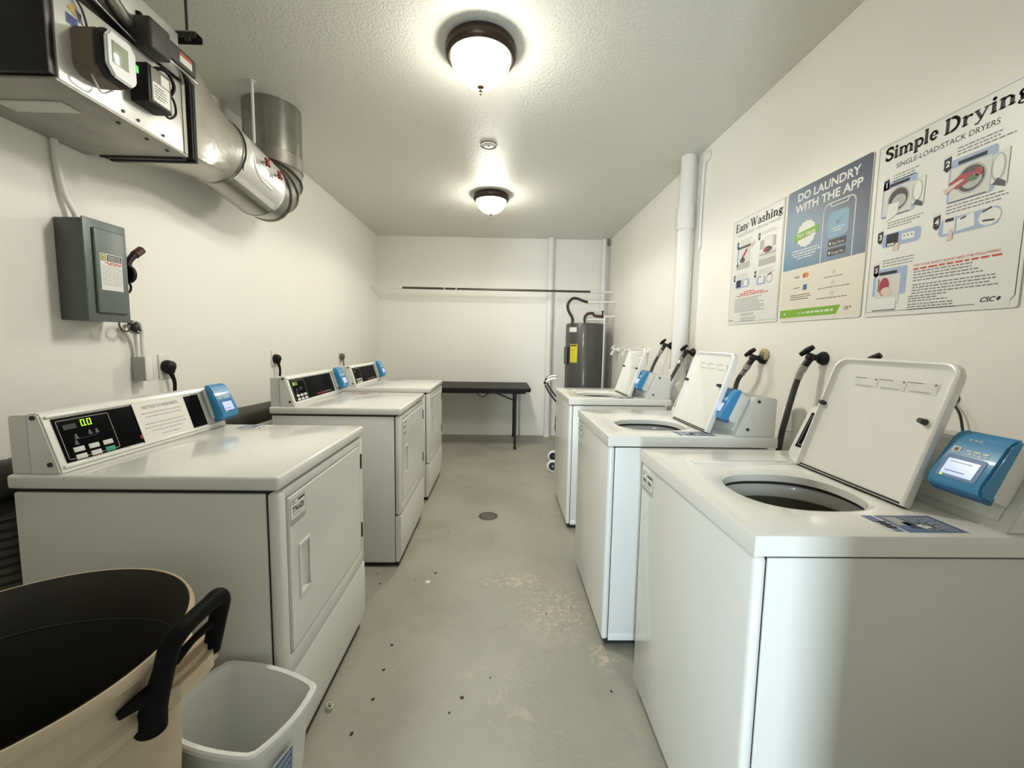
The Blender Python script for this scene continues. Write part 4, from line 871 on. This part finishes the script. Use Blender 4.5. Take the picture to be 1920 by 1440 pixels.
# ------------------------------------------------------------------ ceiling fixtures between the lamps
t = thing('corner_bracket', 'tiny grey metal bracket where the right wall meets the back wall and ceiling', 'bracket', (XR, 5.49, 2.60)); MB().box(-.030, -.0005, -.03, .03, -.012, .045, MATS['dark box grey'], .004).build('body', t)
t = thing('heat_detector', 'small round ceiling detector between the two flush lights', 'detector', (-.110, 2.985, ZC))
MB().lathe([(0, 0), (.058, 0), (.058, -.006), (.050, -.006), (.046, -.004)], bronze, seg=36).build('ring', t); MB().lathe([(.047, -.003), (.044, -.005), (.030, -.007), (0, -.007)], mat('detector face', (.60, .60, .55), .4, var=.2, vscale=60), seg=32).build('face', t); MB().cyl((0, 0, -.006), (0, 0, -.010), .006, screwm, seg=10).build('sensor', t)

# ------------------------------------------------------------------ closet rod, table, heater, cart
t = thing('closet_rod', 'long chrome hanging rod spanning wall to wall at the back', 'rod', (XL, 5.285, 1.960))
MB().cyl((0, 0, 0), (.40, 0, -.002), .0125, pvc).build('end_section', t); MB().cyl((.39, 0, -.002), (2.80, 0, -.010), .0135, mat('dark chrome rod', (.10, .09, .07), .35, metal=.8)).build('rod', t); MB().cyl((2.79, 0, -.010), (XR-XL, 0, -.012), .0125, pvc).build('end_section', t)
for xx in (0, XR-XL): MB().cyl((xx+(.001 if xx == 0 else -.012), 0, -.005), (xx+(.012 if xx == 0 else -.001), 0, -.005), .028, pvc, bev=.002).build('wall_socket', t)
for xx in (.92, 1.07): MB().cyl((xx, 0, -.004), (xx+.012, 0, -.004), .0145, pvc).build('ring', t)

tk = mat('black table plastic', (.009, .009, .009), .5, spec=.2, var=.3, vscale=20, bump=.2, bscale=120); tm = mat('black table metal', (.01, .01, .01), .4)
t = thing('folding_table', 'black folding table against the back wall', 'table', (-1.475, 4.755, 0))
tl, td = 1.832, .755
b = MB(); b.add(_slab(rrect(0, tl, 0, td, .03, 6), .700, .742), tk); o = b.build('table_top', t)
mod = o.modifiers.new('bevel', 'BEVEL'); mod.width = .006; mod.segments = 3; mod.limit_method = 'ANGLE'
for sx, x in ((1, .18), (-1, tl-.18)):
    for y in (.035, td-.035): MB().tube([(x, y, .690), (x, y, 0)], .0145, tm, n=1).cyl((x, y, 0), (x, y, .03), .018, rubber).build('leg', t)
    MB().tube([(x, .035, .60), (x, td-.035, .60)], .010, tm, n=1).build('leg_crossbar', t)
    MB().tube([(x, .035, .59), (x+sx*.36, .34, .692)], .008, tm, n=1).build('brace', t); MB().tube([(x, td-.035, .59), (x+sx*.36, .42, .692)], .008, tm, n=1).build('brace', t)
MB().box(.06, tl-.06, .03, .05, .675, .700, tm, .003).build('side_rail', t); MB().box(.06, tl-.06, td-.05, td-.03, .675, .700, tm, .003).build('side_rail', t)
MB().tube([(1.17, .02, .700), (1.20, .02, .672), (1.26, .02, .640), (1.32, .02, .672), (1.35, .02, .700)], .007, tm).build('carry_handle', t)

hg = mat('charcoal tank enamel', (.055, .056, .052), .36, coat=.3, var=.05)
t = thing('water_heater', 'tall dark grey electric water heater with a yellow label in the back right corner', 'water heater', (1.075, 5.245, 0)); hr = .245
MB().lathe([(0, .05), (hr-.02, .05), (hr, .06), (hr, 1.515), (hr-.006, 1.53), (hr-.02, 1.538), (0, 1.545)], hg, seg=64).build('tank', t)
for a in (.3, 2.4, 4.5): MB().cyl((.18*math.cos(a), .18*math.sin(a), 0), (.18*math.cos(a), .18*math.sin(a), .055), .02, black).build('foot', t)
def curved(a0, a1, z0, z1, r, m, th=.0015, nn=8):
    tb = bmesh.new(); V = [[tb.verts.new((r2*math.cos(a0+(a1-a0)*k/nn), r2*math.sin(a0+(a1-a0)*k/nn), z)) for k in range(nn+1)] for r2, z in ((r, z0), (r+th, z0), (r+th, z1), (r, z1))]
    for A, B in zip(V, V[1:]):
        for k in range(nn): tb.faces.new((A[k], A[k+1], B[k+1], B[k]))
    return tb
A_ = lambda d: math.radians(d)
b = MB(); b.add(curved(A_(213), A_(238), 1.045, 1.275, hr, mat('energy label yellow', (.70, .60, .03), .5)), MATS['energy label yellow']); b.add(curved(A_(215), A_(236), 1.25, 1.265, hr+.0015, ink, .0005), ink); b.add(curved(A_(221), A_(229), 1.20, 1.206, hr+.0015, ink, .0005), ink); b.build('energy_label', t)
b = MB(); b.add(curved(A_(207), A_(234), 1.425, 1.485, hr, pwhite), pwhite); b.build('rating_plate', t)
b = MB(); b.add(curved(A_(182), A_(205), 1.02, 1.24, hr, hg, .02), hg); b.add(curved(A_(182), A_(205), 1.02, 1.021, hr, hg, .02), hg); b.build('element_cover', t)
MB().tube([(-.185, -.10, 1.535), (-.185, -.10, 1.60), (-.24, -.10, 1.70), (-.245, -.10, 1.78), (-.19, -.10, 1.845), (-.13, -.10, 1.845), (-.06, -.11, 1.818), (.0, -.12, 1.80)], .017, rubber, seg=14).build('inlet_pipe', t)
MB().cyl((-.005, -.12, 1.80), (XR-1.075, -.12, 1.806), .013, pvc).build('supply_pipe', t)
MB().tube([(-.015, -.09, 1.54), (-.03, -.10, 1.60), (.0, -.10, 1.655), (.07, -.10, 1.665), (.10, -.10, 1.635), (.22, -.10, 1.625)], .017, mat('dark brown insulation', (.06, .03, .025), .7, var=.3, vscale=40)).build('outlet_pipe', t)
MB().cyl((.20, -.10, 1.625), (XR-1.075, -.10, 1.630), .012, pvc).build('supply_pipe', t)
MB().cyl((.195, -.10, 1.63), (.195, -.10, 1.69), .010, blk).box(.178, .212, -.105, -.095, 1.69, 1.70, blk, .002).build('shutoff_valve', t)
MB().tube([(-.010, -.12, 1.575), (.03, -.14, 1.585), (.19, -.16, 1.58), (.205, -.165, 1.55), (.205, -.165, .30)], .010, pvc, n=4).build('relief_pipe', t)
MB().cyl((-.015, -.13, 1.54), (-.015, -.13, 1.60), .010, nut).build('relief_valve', t)

t = thing('hand_cart', 'folded black hand cart with white grips and wheels beyond the farthest washer', 'cart', (.532, 3.955, 0), math.radians(-8))
cm = mat('cart black metal', (.012, .012, .013), .4); wm = mat('cart white plastic', (.82, .83, .82), .4)
for y in (0, .36):
    w_ = MB(); w_.lathe([(.042, -.016), (.057, -.014), (.061, -.006), (.061, .006), (.057, .014), (.042, .016)], wm, c=(0, y, .061), mtx=Matrix.Rotation(PI/2, 4, 'X'), seg=36); w_ = w_.build('wheel', t)
    MB().lathe([(0, -.014), (.036, -.014), (.043, -.008), (.043, .008), (.036, .014), (0, .014)], cm, c=(0, y, .061), mtx=Matrix.Rotation(PI/2, 4, 'X'), seg=30).lathe([(0, -.006), (.010, -.006), (.010, .006), (0, .006)], nut, c=(0, y-.012, .061), mtx=Matrix.Rotation(PI/2, 4, 'X'), seg=14).build('hub', w_)
    MB().tube([(-.095, y, .875), (-.055, y, .80), (.04, y, .68), (.06, y, .64)], .0095, cm, n=4).tube([(.06, y, .64), (.052, y, .60), (.020, y, .50), (.018, y, .42), (.045, y, .30), (.045, y, .15), (.0, y, .061)], .008, cm).build('side_rail', t)
    MB().tube([(-.105, y, .882), (-.085, y, .915), (-.04, y, .936), (.015, y, .940)], .014, cm, n=5, rs=[.012, .013, .013, .013]).build('handlebar', t)
    MB().tube([(-.088, y-.006, .905), (-.055, y-.008, .928), (-.01, y-.008, .938), (.012, y-.008, .938)], .0125, wm, n=5).build('grip', t)
MB().tube([(.06, 0, .64), (.06, .36, .64)], .008, cm, n=1).build('crossbar', t); MB().tube([(0, 0, .061), (0, .36, .061)], .007, cm, n=1).build('axle', t); MB().box(.02, .20, .03, .33, .03, .045, cm, .004).build('base_plate', t)

# ------------------------------------------------------------------ barrel and basket in the near left corner
tan = mat('tan plastic', (.54, .44, .29), .45, var=.05, bump=.1, bscale=150); tanin = mat('dark liner', (.035, .030, .022), .6, var=.3, vscale=6, bump=.3, bscale=10)
BC = (-.832, .642); br_, bz = .256, .760
t = thing('trash_barrel', 'large round tan trash barrel with a dark liner and a black side handle', 'trash can', (*BC, 0))
MB().lathe([(0, 0), (.200, 0), (.208, .01), (.238, .62), (.243, .64), (.257, .655), (.257, .670), (.246, .680), (.249, .735), (.262, .742), (.264, .752), (.260, .762), (br_, .762), (.250, .752), (.240, .70), (.238, .60)], tan, seg=80).build('body', t)
MB().lathe([(.2535, .763), (.246, .740), (.236, .70), (.232, .62), (.222, .45), (.212, .25), (.205, .06), (0, .05)], tanin, seg=80).build('liner', t)
MB().tube([(.236*math.cos(a)*1.0, .236*math.sin(a), .665+.008*math.sin(a*3)) for a in [2*PI*k/24 for k in range(24)]], .0035, tanin, n=4, closed=True).build('liner_fold', t)
h = MB(); hx = -BC[0]; hy = -BC[1]
P_ = lambda x, y, z: (x+hx, y+hy, z)
hm = mat('handle black', (.006, .006, .006), .6, spec=.08)
h.tube([P_(-.574, .632, .640), P_(-.569, .632, .672), P_(-.560, .633, .705), P_(-.549, .634, .742), P_(-.539, .636, .780), P_(-.533, .646, .796), P_(-.531, .670, .801), P_(-.531, .712, .802), P_(-.532, .739, .800), P_(-.535, .751, .784), P_(-.541, .753, .755), P_(-.556, .750, .685)], .013, hm, seg=18, rs=[.022, .020, .0175, .0155, .0160, .0160, .0145, .0145, .0165, .0175, .0155, .015])
h.tube([P_(-.560, .634, .712), P_(-.572, .612, .708), P_(-.584, .588, .704)], .012, hm, n=4, rs=[.014, .012, .006]); hd = h.build('handle', t)
MB().tube([P_(-.546, .652, .742), P_(-.543, .69, .752), P_(-.545, .735, .748)], .007, hm, n=6, rs=[.008, .006, .008]).build('inner_bar', hd)
b = MB(); b.prism([P_(-.60, .615, 0)[:2], P_(-.562, .628, 0)[:2], P_(-.543, .645, 0)[:2], P_(-.537, .70, 0)[:2], P_(-.541, .745, 0)[:2], P_(-.562, .775, 0)[:2], P_(-.60, .79, 0)[:2]], .655, .708, 'z', tan, bev=.012); b.build('handle_mount', t)

wb = mat('white basket plastic', (.84, .85, .81), .4, var=.02)
t = thing('wastebasket', 'small white plastic wastebasket beside the tan barrel, against the nearest dryer', 'trash can', (-.630, .930, 0), math.radians(-16))
def bl(wx, wy, bulge, r=.018, n_=8):
    o = []
    P4 = [(wx, wy), (-wx, wy), (-wx, -wy), (wx, -wy)]
    for k in range(4):
        a, c = Vector(P4[k]), Vector(P4[(k+1) % 4]); nn = Vector(((c-a).y, -(c-a).x)).normalized()
        if nn.dot((a+c)/2) < 0: nn = -nn
        for j in range(n_): s_ = j/n_; s2 = .04+.92*s_ if 0 < j else .04; q_ = a.lerp(c, .035+.93*j/(n_-1)); o.append(q_+nn*bulge*(1-(2*(.035+.93*j/(n_-1))-1)**2))
    return o
def loft(levels, m, cap0=True):
    tb = bmesh.new(); V = [[tb.verts.new((p[0], p[1], z)) for p in L] for L, z in levels]; n_ = len(V[0])
    for A, B in zip(V, V[1:]):
        for k in range(n_): tb.faces.new((A[k], A[(k+1) % n_], B[(k+1) % n_], B[k]))
    if cap0: tb.faces.new(V[0][::-1]); 
    return tb
ax, ay = .138, .092
b = MB(); b.add(loft([(bl(.098, .062, .010), 0), (bl(ax-.006, ay-.006, .016), .378), (bl(ax-.004, ay-.004, .017), .384), (bl(ax+.006, ay+.006, .019), .386), (bl(ax+.007, ay+.007, .019), .398), (bl(ax+.004, ay+.004, .019), .402), (bl(ax-.004, ay-.004, .017), .400), (bl(ax-.010, ay-.010, .015), .380)], wb), wb)
tb = loft([(bl(.096, .060, .010), .004), (bl(ax-.010, ay-.010, .015), .380)], wb); bmesh.ops.reverse_faces(tb, faces=tb.faces[:]); b.add(tb, wb); bk = b.build('body', t)
q = Flat(frame((.142, -.055, .235), (0, 1, 0), (.07, 0, 1))); q.rect(0, 0, .060, .105, pwhite, 20); q.rect(.004, .004, .056, .098, mat('label blue print', (.15, .21, .36), .5), 21)
for k in range(4): q.line((.01, .02+.02*k), (.05, .035+.018*k), .003, pwhite, 22)
q.build('sticker', t)

# ------------------------------------------------------------------ floor drain and litter
t = thing('floor_drain', 'round dark stained metal drain grate in the middle of the aisle floor', 'drain', (-.080, 2.908, 0))
dm = mat('rusty dark drain metal', (.10, .085, .06), .6, metal=.4, var=.6, vscale=50, bump=.5, bscale=80)
MB().lathe([(.050, 0), (.070, 0), (.070, .002), (.066, .004), (.052, .004), (.050, .002)], dm, seg=36).build('rim', t)
MB().cyl((0, 0, .0002), (0, 0, .0012), .052, dark, seg=32).build('well', t)
g = MB()
for k in range(-3, 4): L_ = math.sqrt(max(0, .050**2-(k*.014)**2)); g.box(-L_, L_, k*.014-.003, k*.014+.003, .0012, .0035, mat('worn drain bar', (.22, .20, .15), .6, metal=.4, var=.5, vscale=40))
g.build('grate', t)
leafm = mat('dry dark leaf bit', (.035, .028, .018), .8, var=.3)
LEAF = [(-.348, 2.16, .012, 'by the white paint flake'), (-.628, 2.062, .008, 'at the corner of the middle dryer'), (-.672, 2.155, .006, 'in the gap between two dryers'), (-.448, 1.622, .009, 'beside the far end of the nearest dryer'),
        (-.445, 1.493, .009, 'next along the nearest dryer, toward the camera'), (-.445, 1.359, .010, 'along the nearest dryer, third in line'), (-.474, 1.232, .010, 'nearest the wastebasket'), (-.125, 1.367, .011, 'the larger one in mid aisle'),
        (-.164, 1.306, .007, 'closest to the camera in mid aisle'), (-.025, 1.454, .006, 'in mid aisle, right of the larger'), (-.093, 2.106, .005, 'left of the peeled paint patch'), (.232, 1.824, .006, 'below the peeled paint patch'), (.363, 1.865, .005, 'at the right edge of the peeled patch'),
        (.427, 1.391, .007, 'beside the nearest washer'), (-.087, 4.84, .012, 'on the floor by the folding table'), (-.45, 2.10, .005, 'between the white flake and the dryers'), (-.34, 2.66, .006, 'beside the middle dryer')]
rr = random.Random(3)
for x, y, s_, w_ in LEAF:
    b = MB(); s_ *= .82; pts = [(s_*(1+.5*rr.uniform(-1, 1))*math.cos(2*PI*k/8)*(1.0 if k % 2 else .6), s_*.7*(1+.4*rr.uniform(-1, 1))*math.sin(2*PI*k/8)) for k in range(8)]
    b.prism(pts, .0003, s_*.25, 'z', leafm); o = b.build('leaf_fragment', None, (x, y, 0)); o.rotation_euler = (0, 0, rr.uniform(0, 6)); tag(o, 'tiny dark dry leaf bit on the floor, '+w_, 'leaf bit', 'dark leaf bits on the floor')
b = MB(); b.prism([(-.012, -.010), (.004, -.014), (.014, -.004), (.008, .006), (.012, .014), (-.002, .012), (-.014, .008)], .0003, .002, 'z', pwhite); tag(b.build('paint_flake', None, (-.376, 2.078, 0)), 'white paint flake lying on the floor in front of the middle dryer', 'paint flake')
b = MB()
for k in range(14): a = rr.uniform(0, 6); b.tube([(.012*math.cos(a), .014*math.sin(a), .004), (.010*math.cos(a+1.5), .012*math.sin(a+1), .012), (.012*math.cos(a+3), .016*math.sin(a+2.6), .005)], .0015, plight, seg=6, n=4)
tag(b.build('lint_clump', None, (-.585, 1.325, 0)), 'small grey lint clump at the foot of the nearest dryer', 'lint', kind=None)

# ------------------------------------------------------------------ ceiling lamps
def make_lamp():
    t = thing('ceiling_light', 'x', 'ceiling light')
    MB().lathe([(0, 0), (.145, 0), (.162, -.008), (.167, -.022), (.167, -.044), (.160, -.056), (.150, -.064), (.141, -.064), (.138, -.03), (0, -.03)], bronze, seg=56).build('base_ring', t)
    glass = mat('lit frosted glass', (.9, .88, .82), .35, emit=LAMP_COL, estr=LAMP_E)
    MB().lathe([(.138, -.045), (.139, -.064), (.134, -.086), (.122, -.112), (.100, -.137), (.070, -.158), (.035, -.172), (.012, -.176), (0, -.177)], glass, seg=56).build('glass_bowl', t)
    MB().lathe([(0, -.170), (.018, -.176), (.016, -.184), (.005, -.188), (.005, -.194), (.009, -.199), (.004, -.206), (.005, -.212), (0, -.220)], mat('aged brass', (.08, .055, .03), .55, metal=.3), seg=20).build('finial', t)
    sp_ = bpy.data.lights.new('bulb_light', 'SPOT'); sp_.spot_size = math.radians(176); sp_.spot_blend = .25; sp_.shadow_soft_size = .09; sp_.energy = LAMP_W; sp_.color = LAMP_COL[:3]
    so = bpy.data.objects.new('bulb_light', sp_); S.collection.objects.link(so); so.parent = t; so.location = (0, 0, -.33)
    return t
for y, lab in ((2.03, 'flush ceiling light nearest the camera, dark bronze ring, large glass bowl'), (3.955, 'farther flush ceiling light with bronze ring, toward the back wall')):
    l = make_lamp(); l.location = (-.115, y, ZC); tag(l, lab, group='flush ceiling lights')
